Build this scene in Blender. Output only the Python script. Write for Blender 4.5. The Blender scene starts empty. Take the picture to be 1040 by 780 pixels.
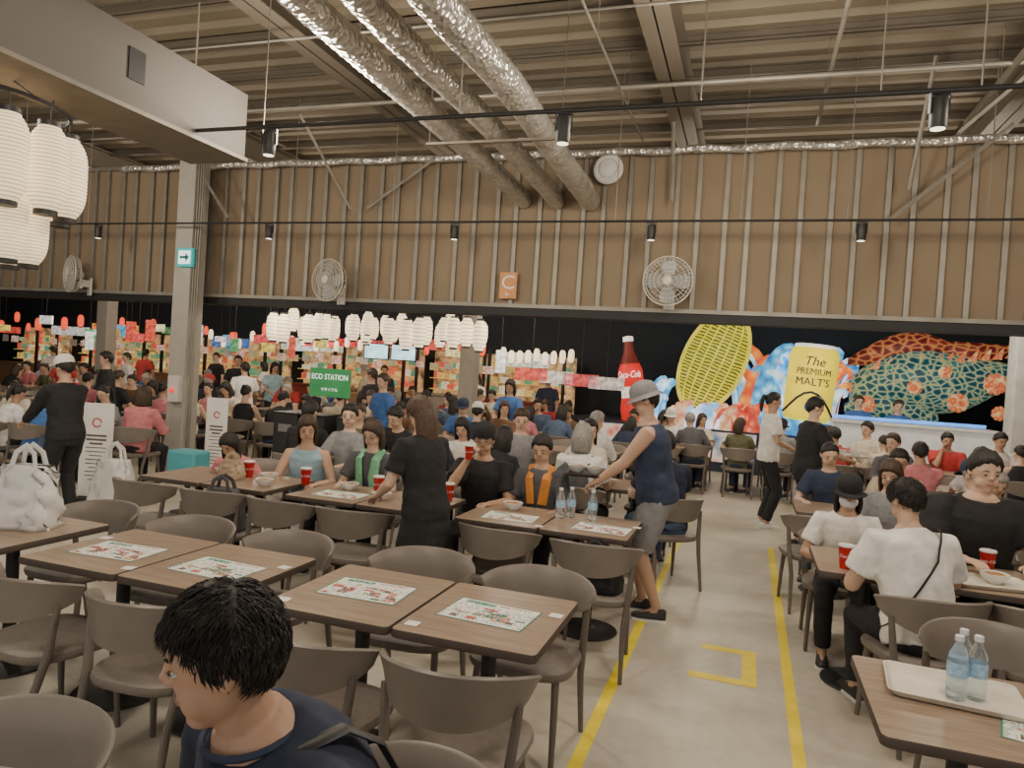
import bpy, math, random
from mathutils import Vector, Matrix, noise
random.seed(7)
V=Vector
sc=bpy.context.scene
COL=sc.collection
rad=math.radians
PI=math.pi
# ---------------------------------------------------------------- materials
MT={}
def mat(name,c,rough=.6,metal=0,emit=0,var=.12,scale=6,bump=0,trans=0,stretch=(1,1,1),alpha=1):
    if name in MT: return MT[name]
    m=bpy.data.materials.new(name); m.use_nodes=True
    nt=m.node_tree; b=nt.nodes['Principled BSDF']; L=nt.links
    tc=nt.nodes.new('ShaderNodeTexCoord'); mp=nt.nodes.new('ShaderNodeMapping')
    mp.inputs['Scale'].default_value=stretch
    L.new(tc.outputs['Object'],mp.inputs['Vector'])
    nz=nt.nodes.new('ShaderNodeTexNoise'); nz.inputs['Scale'].default_value=scale; nz.inputs['Detail'].default_value=3
    L.new(mp.outputs['Vector'],nz.inputs['Vector'])
    cr=nt.nodes.new('ShaderNodeValToRGB')
    cr.color_ramp.elements[0].position=.3; cr.color_ramp.elements[1].position=.7
    cr.color_ramp.elements[0].color=[max(0,x*(1-var)) for x in c]+[1]
    cr.color_ramp.elements[1].color=[min(1,x*(1+var)) for x in c]+[1]
    L.new(nz.outputs['Fac'],cr.inputs['Fac']); L.new(cr.outputs['Color'],b.inputs['Base Color'])
    b.inputs['Roughness'].default_value=rough; b.inputs['Metallic'].default_value=metal
    if emit>0:
        L.new(cr.outputs['Color'],b.inputs['Emission Color']); b.inputs['Emission Strength'].default_value=emit
    if trans: b.inputs['Transmission Weight'].default_value=trans; b.inputs['IOR'].default_value=1.2
    if bump>0:
        bp=nt.nodes.new('ShaderNodeBump'); bp.inputs['Strength'].default_value=bump; bp.inputs['Distance'].default_value=.01
        L.new(nz.outputs['Fac'],bp.inputs['Height']); L.new(bp.outputs['Normal'],b.inputs['Normal'])
    m.diffuse_color=(*c,1); MT[name]=m; return m
def vmat(name,cols,scale,emit=0,stretch=(1,1,1),feature='F1',rough=.5,end=.8):
    if name in MT: return MT[name]
    m=bpy.data.materials.new(name); m.use_nodes=True
    nt=m.node_tree; b=nt.nodes['Principled BSDF']; L=nt.links
    tc=nt.nodes.new('ShaderNodeTexCoord'); mp=nt.nodes.new('ShaderNodeMapping'); mp.inputs['Scale'].default_value=stretch
    L.new(tc.outputs['Object'],mp.inputs['Vector'])
    vo=nt.nodes.new('ShaderNodeTexVoronoi'); vo.feature=feature; vo.inputs['Scale'].default_value=scale
    L.new(mp.outputs['Vector'],vo.inputs['Vector'])
    cr=nt.nodes.new('ShaderNodeValToRGB'); cr.color_ramp.elements[0].color=(*cols[0],1); cr.color_ramp.elements[1].color=(*cols[-1],1)
    for i,c in enumerate(cols[1:-1]):
        e=cr.color_ramp.elements.new((i+1)/(len(cols)-1)*end); e.color=(*c,1)
    cr.color_ramp.elements[-1].position=end
    L.new(vo.outputs['Distance'],cr.inputs['Fac']); L.new(cr.outputs['Color'],b.inputs['Base Color'])
    b.inputs['Roughness'].default_value=rough
    if emit: L.new(cr.outputs['Color'],b.inputs['Emission Color']); b.inputs['Emission Strength'].default_value=emit
    MT[name]=m; return m
# ---------------------------------------------------------------- geometry
class G:
    def __init__(s): s.v=[];s.f=[];s.m=[]
    def add(s,vs,fs,mi=0,M4=None):
        o=len(s.v)
        s.v+=[(M4@V(v)) if M4 else V(v) for v in vs]
        s.f+=[tuple(i+o for i in f) for f in fs]; s.m+=[mi]*len(fs); return s
    def box(s,c,d,mi=0,R=None):
        x,y,z=d[0]/2,d[1]/2,d[2]/2
        vs=[(-x,-y,-z),(x,-y,-z),(x,y,-z),(-x,y,-z),(-x,-y,z),(x,-y,z),(x,y,z),(-x,y,z)]
        fs=[(0,3,2,1),(4,5,6,7),(0,1,5,4),(1,2,6,5),(2,3,7,6),(3,0,4,7)]
        M4=Matrix.Translation(V(c))@(R.to_4x4() if R else Matrix())
        return s.add(vs,fs,mi,M4)
    def loft(s,rings,mi=0,cap=True,closed=False):
        n=len(rings[0]); o=len(s.v)
        for r in rings: s.v+=[V(p) for p in r]
        k=len(rings)
        for i in range(k-1 if not closed else k):
            a=o+i*n; b=o+((i+1)%k)*n
            for j in range(n):
                s.f.append((a+j,a+(j+1)%n,b+(j+1)%n,b+j)); s.m.append(mi)
        if cap and not closed:
            s.f.append(tuple(o+j for j in reversed(range(n)))); s.m.append(mi)
            s.f.append(tuple(o+(k-1)*n+j for j in range(n))); s.m.append(mi)
        return s
    def tube(s,pts,r,n=8,mi=0,cap=True):
        pts=[V(p) for p in pts]; k=len(pts)
        if not isinstance(r,(list,tuple)): r=[r]*k
        T=[]
        for i in range(k):
            t=(pts[min(i+1,k-1)]-pts[max(i-1,0)]); T.append(t.normalized())
        up=V((0,0,1)) if abs(T[0].z)<.9 else V((0,1,0))
        nx=T[0].cross(up).normalized(); rings=[]
        for i in range(k):
            nx=(nx-T[i]*nx.dot(T[i])).normalized(); ny=T[i].cross(nx)
            rr=r[i] if isinstance(r[i],(list,tuple)) else (r[i],r[i])
            rings.append([pts[i]+nx*math.cos(2*PI*j/n)*rr[0]+ny*math.sin(2*PI*j/n)*rr[1] for j in range(n)])
        return s.loft(rings,mi,cap)
    def ell(s,c,r,M4=None,n=14,m=9,mi=0):
        rings=[]
        for i in range(m+1):
            a=-PI/2+PI*i/m; a=max(-PI/2+.12,min(PI/2-.12,a))
            rings.append([V((c[0]+r[0]*math.cos(a)*math.cos(2*PI*j/n),c[1]+r[1]*math.cos(a)*math.sin(2*PI*j/n),c[2]+r[2]*math.sin(a))) for j in range(n)])
        if M4: rings=[[M4@p for p in q] for q in rings]
        return s.loft(rings,mi)
    def lathe(s,prof,n=20,mi=0,M4=None,cap=True):
        rings=[[V((r*math.cos(2*PI*j/n),r*math.sin(2*PI*j/n),z)) for j in range(n)] for r,z in prof]
        if M4: rings=[[M4@p for p in q] for q in rings]
        return s.loft(rings,mi,cap)
def gmesh(name,g,mats,smooth=True,ang=35):
    me=bpy.data.meshes.new(name); me.from_pydata([tuple(v) for v in g.v],[],g.f)
    for m in mats: me.materials.append(m)
    if any(g.m): me.polygons.foreach_set('material_index',g.m)
    me.update()
    if smooth:
        me.shade_smooth()
        if ang<180: me.set_sharp_from_angle(angle=rad(ang))
    return me
KIDS={}
def reg(o,parent):
    if parent is not None:
        o.parent=parent; KIDS.setdefault(parent.name,[]).append(o)
def tag(o,label=None,cat=None,kind=None,group=None):
    if label: o['label']=label
    if cat: o['category']=cat
    if kind: o['kind']=kind
    if group: o['group']=group
    return o
def mk(name,g,mats,parent=None,smooth=True,loc=None,R=None,label=None,cat=None,kind=None,group=None,bevel=0,ang=35):
    if not isinstance(mats,(list,tuple)): mats=[mats]
    me=g if isinstance(g,bpy.types.Mesh) else gmesh(name,g,mats,smooth,ang)
    o=bpy.data.objects.new(name,me); COL.objects.link(o)
    if loc is not None: o.location=loc
    if R is not None: o.rotation_euler=R
    reg(o,parent); tag(o,label,cat,kind,group)
    if bevel:
        b=o.modifiers.new('bevel','BEVEL'); b.width=bevel; b.segments=2; b.limit_method='ANGLE'; b.angle_limit=rad(40)
    return o
def empty(name,loc=(0,0,0),label=None,cat=None,group=None,parent=None):
    o=bpy.data.objects.new(name,None); o.empty_display_size=.1; COL.objects.link(o); o.location=loc; reg(o,parent)
    return tag(o,label,cat,None,group)
def clone(o,parent=None):
    c=o.copy(); COL.objects.link(c)
    if parent is not None: reg(c,parent)
    for k in KIDS.get(o.name,[]): clone(k,c)
    return c
PROTOS=[]
class Proto:
    def __init__(s,root): s.root=root; s.used=False; PROTOS.append(s)
    def put(s,loc,deg=0,label=None,group=None,scale=None,tilt=None):
        if s.used: r=clone(s.root)
        else: r=s.root; s.used=True
        r.location=loc; r.rotation_euler=(tilt[0],tilt[1],rad(deg)) if tilt else (0,0,rad(deg))
        if scale: r.scale=(scale,)*3 if not isinstance(scale,tuple) else scale
        if label: r['label']=label
        if group: r['group']=group
        return r
def remesh(g,vox,smooth_it=4,wr=0,name='tmp'):
    me=bpy.data.meshes.new(name); me.from_pydata([tuple(v) for v in g.v],[],g.f); me.update()
    o=bpy.data.objects.new(name,me); COL.objects.link(o)
    r=o.modifiers.new('r','REMESH'); r.mode='VOXEL'; r.voxel_size=vox; r.use_smooth_shade=True
    if smooth_it:
        sm=o.modifiers.new('s','SMOOTH'); sm.factor=.5; sm.iterations=smooth_it
    dg=bpy.context.evaluated_depsgraph_get(); dg.update()
    me2=bpy.data.meshes.new_from_object(o.evaluated_get(dg))
    bpy.data.objects.remove(o); bpy.data.meshes.remove(me)
    out=G(); out.v=[v.co.copy() for v in me2.vertices]; out.f=[tuple(p.vertices) for p in me2.polygons]; out.m=[0]*len(out.f)
    if wr:
        nm=[v.normal.copy() for v in me2.vertices]
        for i,p in enumerate(out.v):
            q=V((p.x*7,p.y*7,p.z*12))
            out.v[i]=p+nm[i]*(wr*(noise.noise(q)+.6*abs(noise.noise(q*2.1))))
    bpy.data.meshes.remove(me2)
    return out
def textmesh(s,size,ext=.002):
    cu=bpy.data.curves.new('t','FONT'); cu.body=s; cu.size=size; cu.extrude=ext; cu.align_x='CENTER'; cu.align_y='CENTER'; cu.resolution_u=3
    o=bpy.data.objects.new('t',cu); COL.objects.link(o)
    dg=bpy.context.evaluated_depsgraph_get(); dg.update()
    me=bpy.data.meshes.new_from_object(o.evaluated_get(dg)); bpy.data.objects.remove(o); bpy.data.curves.remove(cu)
    return me
def text(s,size,m,parent,loc,R=(PI/2,0,0),ext=.002,wrap=None,sx=1,shear=0,name='lettering'):
    me=textmesh(s,size,ext)
    for v in me.vertices:
        x,y,z=v.co; x=x*sx+shear*y
        if wrap:
            a=x/wrap; v.co=V((math.sin(a)*(wrap+z),-math.cos(a)*(wrap+z),y))
        else: v.co=V((x,y,z))
    me.materials.clear(); me.materials.append(m)
    o=bpy.data.objects.new(name,me); COL.objects.link(o); o.location=loc
    o.rotation_euler=R if not wrap else (0,0,R[2] if R else 0)
    reg(o,parent); return o
# basic palette
skin=[mat('skin_a',(.58,.37,.26),.55,var=.05),mat('skin_b',(.50,.31,.21),.55,var=.05),mat('skin_c',(.64,.43,.31),.55,var=.05)]
hairm=mat('hair_black',(.018,.015,.013),.6,var=.5,scale=40,bump=.6,stretch=(3,3,.6))
hairb=mat('hair_brown',(.055,.032,.02),.55,var=.4,scale=40,bump=.6,stretch=(3,3,.6))
hairg=mat('hair_grey',(.30,.28,.26),.5,var=.3,scale=40,bump=.6,stretch=(3,3,.6))
def cloth(n,c): return mat('cloth_'+n,c,.85,var=.15,scale=14,bump=.25)
CL={n:cloth(n,c) for n,c in dict(black=(.018,.018,.02),navy=(.03,.042,.085),darknavy=(.018,.026,.055),white=(.80,.78,.74),grey=(.25,.25,.26),dgrey=(.09,.09,.10),blue=(.06,.16,.42),lblue=(.35,.52,.62),pink=(.62,.22,.24),red=(.5,.05,.05),olive=(.14,.14,.08),beige=(.5,.42,.3),green=(.2,.5,.3),orange=(.65,.25,.05),brown=(.16,.09,.05),denim=(.08,.12,.2),cream=(.68,.62,.5)).items()}
shoe_w=mat('shoe_white',(.7,.7,.68),.5); shoe_b=mat('shoe_black',(.03,.03,.03),.5)
eye_w=mat('eye_white',(.62,.59,.55),.3,var=.02); eye_d=mat('eye_iris',(.02,.012,.01),.2,var=.02); lip=mat('lip',(.45,.21,.17),.45,var=.05)
# ---------------------------------------------------------------- people
def ring(c,ax,ay,rx,ry,n=18):
    return [c+ax*rx*math.cos(2*PI*j/n)+ay*ry*math.sin(2*PI*j/n) for j in range(n)]
def ik(a,t,l1,l2,pole):
    d=t-a; Ld=max(.08,min(d.length,l1+l2-.006)); u=d.normalized()
    x=(l1*l1-l2*l2+Ld*Ld)/(2*Ld); h=math.sqrt(max(0,l1*l1-x*x))
    p=pole-u*pole.dot(u); p.normalize()
    return a+u*x+p*h, a+u*Ld
def lerp(a,b,t): return a+(b-a)*t
def smoo(x): x=max(0,min(1,x)); return x*x*(3-2*x)
def interp(x,T):
    for (a,b),(c,d) in zip(T,T[1:]):
        if x<=c: return b+(d-b)*smoo((x-a)/(c-a))
    return T[-1][1]
def hairgeo(HM,style,seed=0,tufts=0):
    g=G(); n,mm=36,22; R=[]
    HL=[(0,.066),(.55,.062),(.95,.045),(1.2,.012),(1.45,-.012),(1.75,.0),(2.0,-.045),(PI,-.078)]
    if style in('bob','long'): HL=[(0,.058),(.5,.056),(.9,.02),(1.2,-.03),(1.6,-.06),(PI,-.08)]
    if style in('pony','bun'): HL=[(0,.078),(.55,.072),(1.0,.045),(1.35,.0),(1.6,.0),(2.0,-.04),(PI,-.07)]
    th0={'short':.014,'bob':.015,'long':.015,'pony':.008,'bun':.008}[style]
    def P(a,b):
        nx,ny,nz=math.cos(a)*math.sin(b),math.cos(a)*math.cos(b),math.sin(a)
        phi=abs((b+PI)%(2*PI)-PI); z=.02+.10*nz
        zl=interp(phi,HL)+.008*noise.noise(V((b*3,seed,a)))
        if style=='short': zl+=-.014*max(0,noise.noise(V((b*7,seed,1))))
        k=smoo((z-zl)/.012)
        vol=th0*(1+.25*nz)+.005*noise.noise(V((nx*5+seed,ny*5,nz*4)))+.004*noise.noise(V((nx*16+seed,ny*16,nz*6)))
        t=-.012+(vol+.012)*k
        return V((nx*(.077+t),-.008+ny*(.096+t),.02+nz*(.10+t))),k
    for i in range(mm+1):
        a=max(-PI/2+.1,min(PI/2-.1,-PI/2+PI*i/mm)); R.append([HM@P(a,2*PI*j/n)[0] for j in range(n)])
    g.loft(R)
    if style in('bob','long'):
        yaw=HM.to_euler('XYZ').z; HY=Matrix.Translation(HM.translation)@Matrix.Rotation(yaw,4,'Z')
        drop=.15 if style=='bob' else .27; R=[]
        for i in range(12):
            q=i/11; z=.07-(.07+drop)*q; w=smoo(q*2.2); rx=.078+.022*math.sin(q*2.6); ryb=.10+.018*math.sin(q*2.4)-(.015*q if style=='long' else .02*q); rg=[]
            a0=rad(62+10*q if style=='bob' else 62+35*q); N=16
            for side,off in ((1,0),(-1,-.016-.01*math.sin(q*PI))):
                for k in range(N+1):
                    b=a0+(2*PI-2*a0)*(k/N if side==1 else 1-k/N); nz=.005*noise.noise(V((b*9,seed,q*2)))
                    p=V((math.sin(b)*(rx+off+nz),-.012+math.cos(b)*(ryb+off+nz)*(1 if math.cos(b)<0 else .8),z+.014*noise.noise(V((b*4,seed,3)))*q))
                    rg.append((HM@p).lerp(HY@V((p.x,p.y-.02,p.z)),w*.85))
            R.append(rg)
        g.loft(R)
    if style=='pony': g.tube([HM@V((0,-.09,.05)),HM@V((0,-.135,.045)),HM@V((0,-.15,-.03)),HM@V((0,-.135,-.12)),HM@V((0,-.12,-.17))],[.015,.026,.03,.022,.005],10)
    if style=='bun': g.ell((0,-.10,.085),(.036,.032,.034),HM)
    for s in (-1,1): g.tube([HM@V((s*.017,.0865,.028)),HM@V((s*.032,.084,.032)),HM@V((s*.047,.073,.027))],[.0022,.003,.0015],5)
    rd=random.Random(seed+3)
    for _ in range(tufts):
        a=math.asin(rd.uniform(-.6,.99)); b=rd.uniform(0,2*PI); p,k=P(a,b)
        if k<.6: continue
        nn=(p-V((0,-.008,.02))).normalized(); dn=V((nn.x*.5+rd.uniform(-.22,.22),(.6 if nn.z>.3 else 0)*(1 if nn.y>-.3 else -.6)+rd.uniform(-.16,.16),-.8)); t=(dn-nn*dn.dot(nn)).normalized(); ln=rd.uniform(.018,.034); up=rd.uniform(.0,.002)
        g.tube([HM@(p-nn*.002),HM@(p+nn*(.001+up)+t*ln*.5),HM@(p+nn*(up*.3-.001)+t*ln)],[.0018,.0015,.0003],3)
    return g
def hand(W,dirn,side,curl=.5,upv=V((0,0,1))):
    Y=dirn.normalized(); Z=(upv-Y*upv.dot(Y)).normalized(); X=Y.cross(Z)
    M4=Matrix(((X.x,Y.x,Z.x,W.x),(X.y,Y.y,Z.y,W.y),(X.z,Y.z,Z.z,W.z),(0,0,0,1)))
    g=G(); pr=[]
    for y,rx,rz in ((-.03,.024,.019),(.0,.026,.018),(.03,.037,.017),(.065,.041,.015),(.088,.037,.012)):
        pr.append([V((rx*math.cos(2*PI*j/12),y,rz*math.sin(2*PI*j/12))) for j in range(12)])
    g.loft(pr)
    for k,(x,l) in enumerate(((-.030,.066),(-.010,.074),(.011,.070),(.030,.056))):
        x*=side; p=V((x,.078,0)); pts=[V((x*.9,.055,0)),p]; a=0; seg=(.45,.32,.23)
        for i in range(3):
            a-=curl*(.55+.25*i+.08*k); p=p+V((x*.12,math.cos(a),math.sin(a)))*l*seg[i]; pts.append(p.copy())
        g.tube(pts,[.009,.0095,.0088,.008,.0065],8)
    g.tube([V((-.018*side,.01,-.003)),V((-.043*side,.035,-.01)),V((-.054*side,.062,-.016)),V((-.05*side,.084,-.024))],[.012,.0115,.010,.0075],8)
    g.v=[M4@p for p in g.v]; return g
PC=[0]
def person(sit=True,lean=8,hl=(-.17,.42,.765),hr=(.17,.42,.765),hp=15,hy=0,w=1.0,sleeve='short',bottom='trousers',hair='short',cap=None,mask=False,
           top='grey',legs='black',hm=None,sk=None,shoe=None,feet=None,vox=.012,tufts=0,curl=.5,label='person in casual clothes',cat='person',glasses=False,face=True,scale=.96,elb=None,side=0):
    PC[0]+=1; seed=PC[0]; sk=seed if sk is None else sk
    zp=.55 if sit else .93
    P=V((0,0,zp)); l=rad(lean); u=V((math.sin(rad(side)),math.sin(l),math.cos(l))).normalized(); ay=V((0,math.cos(l),-math.sin(l))); ax=ay.cross(u).normalized(); ay=u.cross(ax)
    def sp(d): return P+u*d
    hm=hm or hairm
    rows=[(-.10,.135,.10),(-.03,.168,.122),(.06,.160,.115),(.16,.140,.102),(.28,.154,.112),(.38,.170,.118),(.45,.172,.108),(.50,.135,.082),(.535,.085,.066),(.57,.056,.058)]
    body=G()
    body.loft([ring(sp(d),ax,ay,rx*w,ry*w) for d,rx,ry in rows])
    nb=sp(.55); un=(u+V((0,math.sin(l*.3+rad(hp)*.35),math.cos(l*.3)))).normalized()
    hc=sp(.60)+un*.105
    body.tube([sp(.50),nb,hc+V((0,-.012,-.03))],[.066,.056,.054],14)
    HM=Matrix.Translation(hc)@Matrix.Rotation(rad(hy),4,'Z')@Matrix.Rotation(-rad(hp),4,'X')
    E=body.ell
    E((0,-.008,.02),(.077,.096,.10),HM,22,14); E((0,.014,-.042),(.062,.070,.068),HM,20,12); E((0,.046,-.092),(.034,.030,.024),HM,14,8)
    body.tube([HM@V((0,.080,.026)),HM@V((0,.092,.0)),HM@V((0,.101,-.017))],[.008,.009,.011],8)
    for s in (-1,1):
        E((s*.012,.089,-.020),(.008,.008,.007),HM,8,6); E((s*.080,-.010,-.006),(.009,.020,.031),HM,10,8); E((s*.033,.070,.026),(.022,.013,.008),HM,10,6); E((s*.036,.045,-.05),(.026,.03,.035),HM,12,8)
    joints={}; handsG=[]
    for sgn,t in ((-1,hl),(1,hr)):
        S=sp(.465)+ax*(sgn*.168*w); pole=V((sgn*.55,-.35,-.8)) if not elb else V((sgn*elb[0],elb[1],elb[2]))
        El,W=ik(S,V(t),.28,.25,pole)
        body.tube([S-ax*(sgn*.05),S,lerp(S,El,.35),lerp(S,El,.8),El,lerp(El,W,.3),lerp(El,W,.75),W,W+(W-El).normalized()*.02],[.05*w,.056*w,.05*w,.041*w,.039*w,.040*w,.031,.026,.024],12)
        fd=(W-El).normalized(); hd=(fd+V((0,.25,0))).normalized()
        if sit and t[2]<.85: hd=V((fd.x,fd.y,max(fd.z,-.12))).normalized()
        handsG.append(remesh(hand(W,hd,sgn,curl),.0055,1))
        joints[sgn]=(S,El,W)
    lj={}
    for sgn in (-1,1):
        Hp=P+V((sgn*.088*w,.01 if sit else 0,-.02 if sit else -.04))
        A=V(feet[0 if sgn<0 else 1]) if feet else (V((sgn*.12,.40,.085)) if sit else V((sgn*.10,-.01,.085)))
        K,A2=ik(Hp,A,.42,.42,V((sgn*.15,1,.6 if sit else .0)))
        body.tube([Hp+V((0,-.02,.02)) if sit else Hp+V((0,0,.05)),Hp,lerp(Hp,K,.45),lerp(Hp,K,.85),K,lerp(K,A,.3),lerp(K,A,.75),A],[.085*w,.086*w,.078*w,.060*w,.055,.055,.040,.036],12)
        ft=V((sgn*.03,1,0)).normalized()
        body.tube([A+V((0,0,.0)),A-V((0,0,.035))+ft*.05,A-V((0,0,.052))+ft*.13],[.035,.034,.022],10)
        lj[sgn]=(Hp,K,A,ft)
    if sit: body.ell((0,-.02,zp-.01),(.165*w,.13*w,.10))
    B=remesh(body,vox,3)
    for h in handsG: B.add(h.v,h.f)
    root=mk('person',B,[skin[sk%3]],label=label,cat=cat,ang=180)
    def o_(k,m_,nm,**kw): return mk(nm,k,[m_],parent=root,ang=180,**kw)
    g=G(); d0=.013
    rws=[(-.07,.172,.128),(0,.178,.132),(.08,.166,.122),(.16,.155,.114),(.28,.162,.120),(.38,.176,.124),(.45,.174,.112),(.50,.142,.088),(.53,.098,.076),(.545,.078,.070)]
    if sleeve=='none': rws=rws[:-3]+[(.49,.13,.084),(.52,.105,.078)]
    g.loft([ring(sp(d),ax,ay,rx*w+d0,ry*w+d0) for d,rx,ry in rws])
    if sleeve!='none':
        for sgn in (-1,1):
            S,El,W=joints[sgn]
            if sleeve=='short': g.tube([S-ax*(sgn*.07),S,lerp(S,El,.3),lerp(S,El,.70)],[.055*w+d0,.064*w+d0,.062*w+d0,.062*w+d0],14)
            else: g.tube([S-ax*(sgn*.07),S,lerp(S,El,.3),lerp(S,El,.85),El,lerp(El,W,.4),lerp(El,W,.94)],[.055*w+d0,.060*w+d0,.056*w+d0,.047*w+d0,.045+d0,.042+d0,.034+d0],14)
    if bottom=='dress':
        g.loft([ring(V((0,.0,z)),V((1,0,0)),V((0,1,0)),r*w,r*.78*w) for z,r in ((.98,.165),(.85,.19),(.7,.215),(.55,.235),(.42,.25))])
    o_(remesh(g,.0125,2,.008),CL[top],'dress' if bottom=='dress' else 'shirt')
    if bottom!='dress':
        g=G(); g.loft([ring(sp(d),ax,ay,rx*w+.006,ry*w+.006) for d,rx,ry in ((-.13,.13,.10),(-.08,.168,.125),(0,.172,.126),(.07,.160,.116))])
        if sit: g.ell((0,-.02,zp-.012),(.172*w,.137*w,.098))
        for sgn in (-1,1):
            Hp,K,A,ft=lj[sgn]
            if bottom=='shorts': g.tube([Hp+V((0,-.01,.03)),lerp(Hp,K,.4),lerp(Hp,K,.92)],[.098*w,.094*w,.083],14)
            else: g.tube([Hp+V((0,-.01,.03)),lerp(Hp,K,.4),lerp(Hp,K,.85),K,lerp(K,A,.4),lerp(K,A,.93)],[.098*w,.090*w,.074,.070,.064,.058],14)
        o_(remesh(g,.013,2,.005),CL[legs],'trousers' if bottom!='shorts' else 'shorts')
    for sgn in (-1,1):
        Hp,K,A,ft=lj[sgn]; g=G(); b0=V((A.x,A.y,A.z-.085)); sx=V((ft.y,-ft.x,0))
        for (z0,z1,ex,mi) in ((0,.022,.004,1),(.02,.085,0,0)):
            rr=[]
            for t,wd,hh in ((-.07,.026,.9),(-.055,.036,1),(0,.037,1),(.06,.042,.8),(.12,.045,.55),(.165,.036,.42),(.185,.018,.3)):
                zz=z1 if z1<.03 else z0+(z1-z0)*hh
                c=b0+ft*t
                rr.append([c-sx*(wd+ex)+V((0,0,z0)),c+sx*(wd+ex)+V((0,0,z0)),c+sx*(wd+ex)*.98+V((0,0,(z0+zz)/2)),c+sx*wd*.6+V((0,0,zz)),c-sx*wd*.6+V((0,0,zz)),c-sx*(wd+ex)*.98+V((0,0,(z0+zz)/2))])
            g.loft(rr,mi)
        mk('shoe',g,[shoe or shoe_b,shoe_w],parent=root,ang=50)
    mk('hair',hairgeo(HM,hair,seed,tufts),[hm],parent=root,ang=180)
    if face:
        for sgn in (-1,1):
            g=G(); g.ell((sgn*.031,.0728,.003),(.0125,.0112,.0052),HM,12,8); g.ell((sgn*.031,.0815,.003),(.0058,.0035,.0050),HM,10,6,1)
            g.tube([HM@V((sgn*.018,.082,.006)),HM@V((sgn*.031,.086,.009)),HM@V((sgn*.045,.078,.006))],[.001,.0016,.001],4,1)
            mk('eye',g,[eye_w,eye_d],parent=root,ang=180)
        if not mask:
            g=G(); g.ell((0,.080,-.052),(.021,.006,.0035),HM,10,6); g.ell((0,.079,-.059),(.017,.006,.0045),HM,10,6); mk('mouth',g,[lip],parent=root,ang=180)
    if mask:
        g=G(); g.ell((0,.03,-.045),(.067,.078,.052),HM,16,10); mk('face_mask',g,[mat('mask_white',(.75,.76,.78),.7)],parent=root,ang=180)
    if glasses:
        g=G()
        for sgn in (-1,1):
            g.tube([HM@V((sgn*.033+.022*math.cos(t*PI/6),.097,.004+.016*math.sin(t*PI/6))) for t in range(13)],.0015,5)
            g.tube([HM@V((sgn*.055,.097,.008)),HM@V((sgn*.078,.02,.005))],.0015,5)
        g.tube([HM@V((-.011,.098,.006)),HM@V((.011,.098,.006))],.0015,5)
        mk('eyeglasses',g,[shoe_b],parent=root)
    if cap:
        g=G(); pr=[(.097,0.032),(.099,.055),(.094,.09),(.074,.125),(.035,.145),(.004,.15)]
        T=HM@Matrix.Translation((0,-.01,.008))@Matrix.Diagonal((.95,1.12,1,1))
        g.lathe(pr,20,0,T)
        if cap[1]=='brim':
            g.loft([[T@V((math.sin(a)*r,math.cos(a)*r,z)) for a in [rad(-60+120*k/10) for k in range(11)]]+[T@V((math.sin(a)*r,math.cos(a)*r,z-.006)) for a in [rad(60-120*k/10) for k in range(11)]] for r,z in ((.09,.042),(.12,.042),(.145,.034))])
        elif cap[1]=='bucket':
            g.lathe([(.097,.04),(.12,.02),(.138,.008),(.136,.004),(.115,.012),(.095,.032)],20,0,T)
        mk('cap',g,[CL[cap[0]]],parent=root,ang=60)
    root.scale=(scale,)*3
    return root,dict(HM=HM,joints=joints,sp=sp,hc=hc,legs=lj)
def place(p,x,y,deg,z=0):
    p.location=(x,y,z); p.rotation_euler=(0,0,rad(deg)); return p
def hero(x,y,deg,**k):
    r,info=person(**k); place(r,x,y,deg); return r,info
fg,fi=hero(-.71,1.37,150,lean=29,hp=12,hy=-24,top='darknavy',legs='black',hair='short',tufts=5500,vox=.007,scale=1.02,w=1.2,sk=1,hl=(-.2,.42,.77),hr=(.2,.40,.77),label='person with short black hair in navy t-shirt leaning forward')
g=G(); sp=fi['sp']
g.tube([sp(.548)+V((.09*math.cos(t*PI/10),.085*math.sin(t*PI/10),-.02*math.sin(t*PI/10))) for t in range(21)],.007,6)
mk('collar',g,[CL['navy']],parent=fg)
g=G(); cl_,sl_=math.cos(rad(29)),math.sin(rad(29))
g.tube([sp(d)+V((-.12,y*cl_,-y*sl_)) for d,y in ((.12,-.145),(.3,-.165),(.42,-.16),(.50,-.115),(.53,-.03),(.50,.06),(.40,.14))],[(.020,.006)]*7,8)
mk('strap',g,[shoe_b],parent=fg)
wd,_=hero(-1.93,4.25,68,sit=False,lean=10,hl=(-.2,.32,1.0),hr=(.2,.3,.95),hp=26,hy=18,top='black',bottom='dress',hair='long',hm=mat('hair_dark_brown',(.085,.045,.028),.5,var=.4,scale=40,bump=.6,stretch=(3,3,.6)),vox=.01,scale=.885,sleeve='short',w=1.05,label='standing woman with long dark brown hair in black dress')
vm,vi=hero(-.60,5.42,95,sit=False,lean=11,hl=(-.17,.44,1.0),hr=(.17,.42,1.0),hp=22,top='navy',sleeve='none',bottom='shorts',legs='grey',cap=('grey','bucket'),vox=.009,scale=.985,w=1.15,curl=.8,shoe=shoe_b,feet=((-.10,-.06,.085),(.12,.06,.085)),label='standing man in navy sleeveless shirt and grey hat holding tray')
gm,gi=hero(-1.98,5.47,185,lean=10,hl=(-.15,.4,.77),hr=(.08,.27,1.1),hp=12,hy=10,top='black',cap=('black','plain'),glasses=True,vox=.009,w=1.1,curl=1.0,label='seated man in black t-shirt, cap and glasses raising a drink')
gw,gwi=hero(-2.95,5.45,180,lean=10,hp=22,top='dgrey',hair='bob',hm=hairb,glasses=True,vox=.01,scale=.93,label='seated woman in dark shirt with green towel around neck')
g=G()
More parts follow.
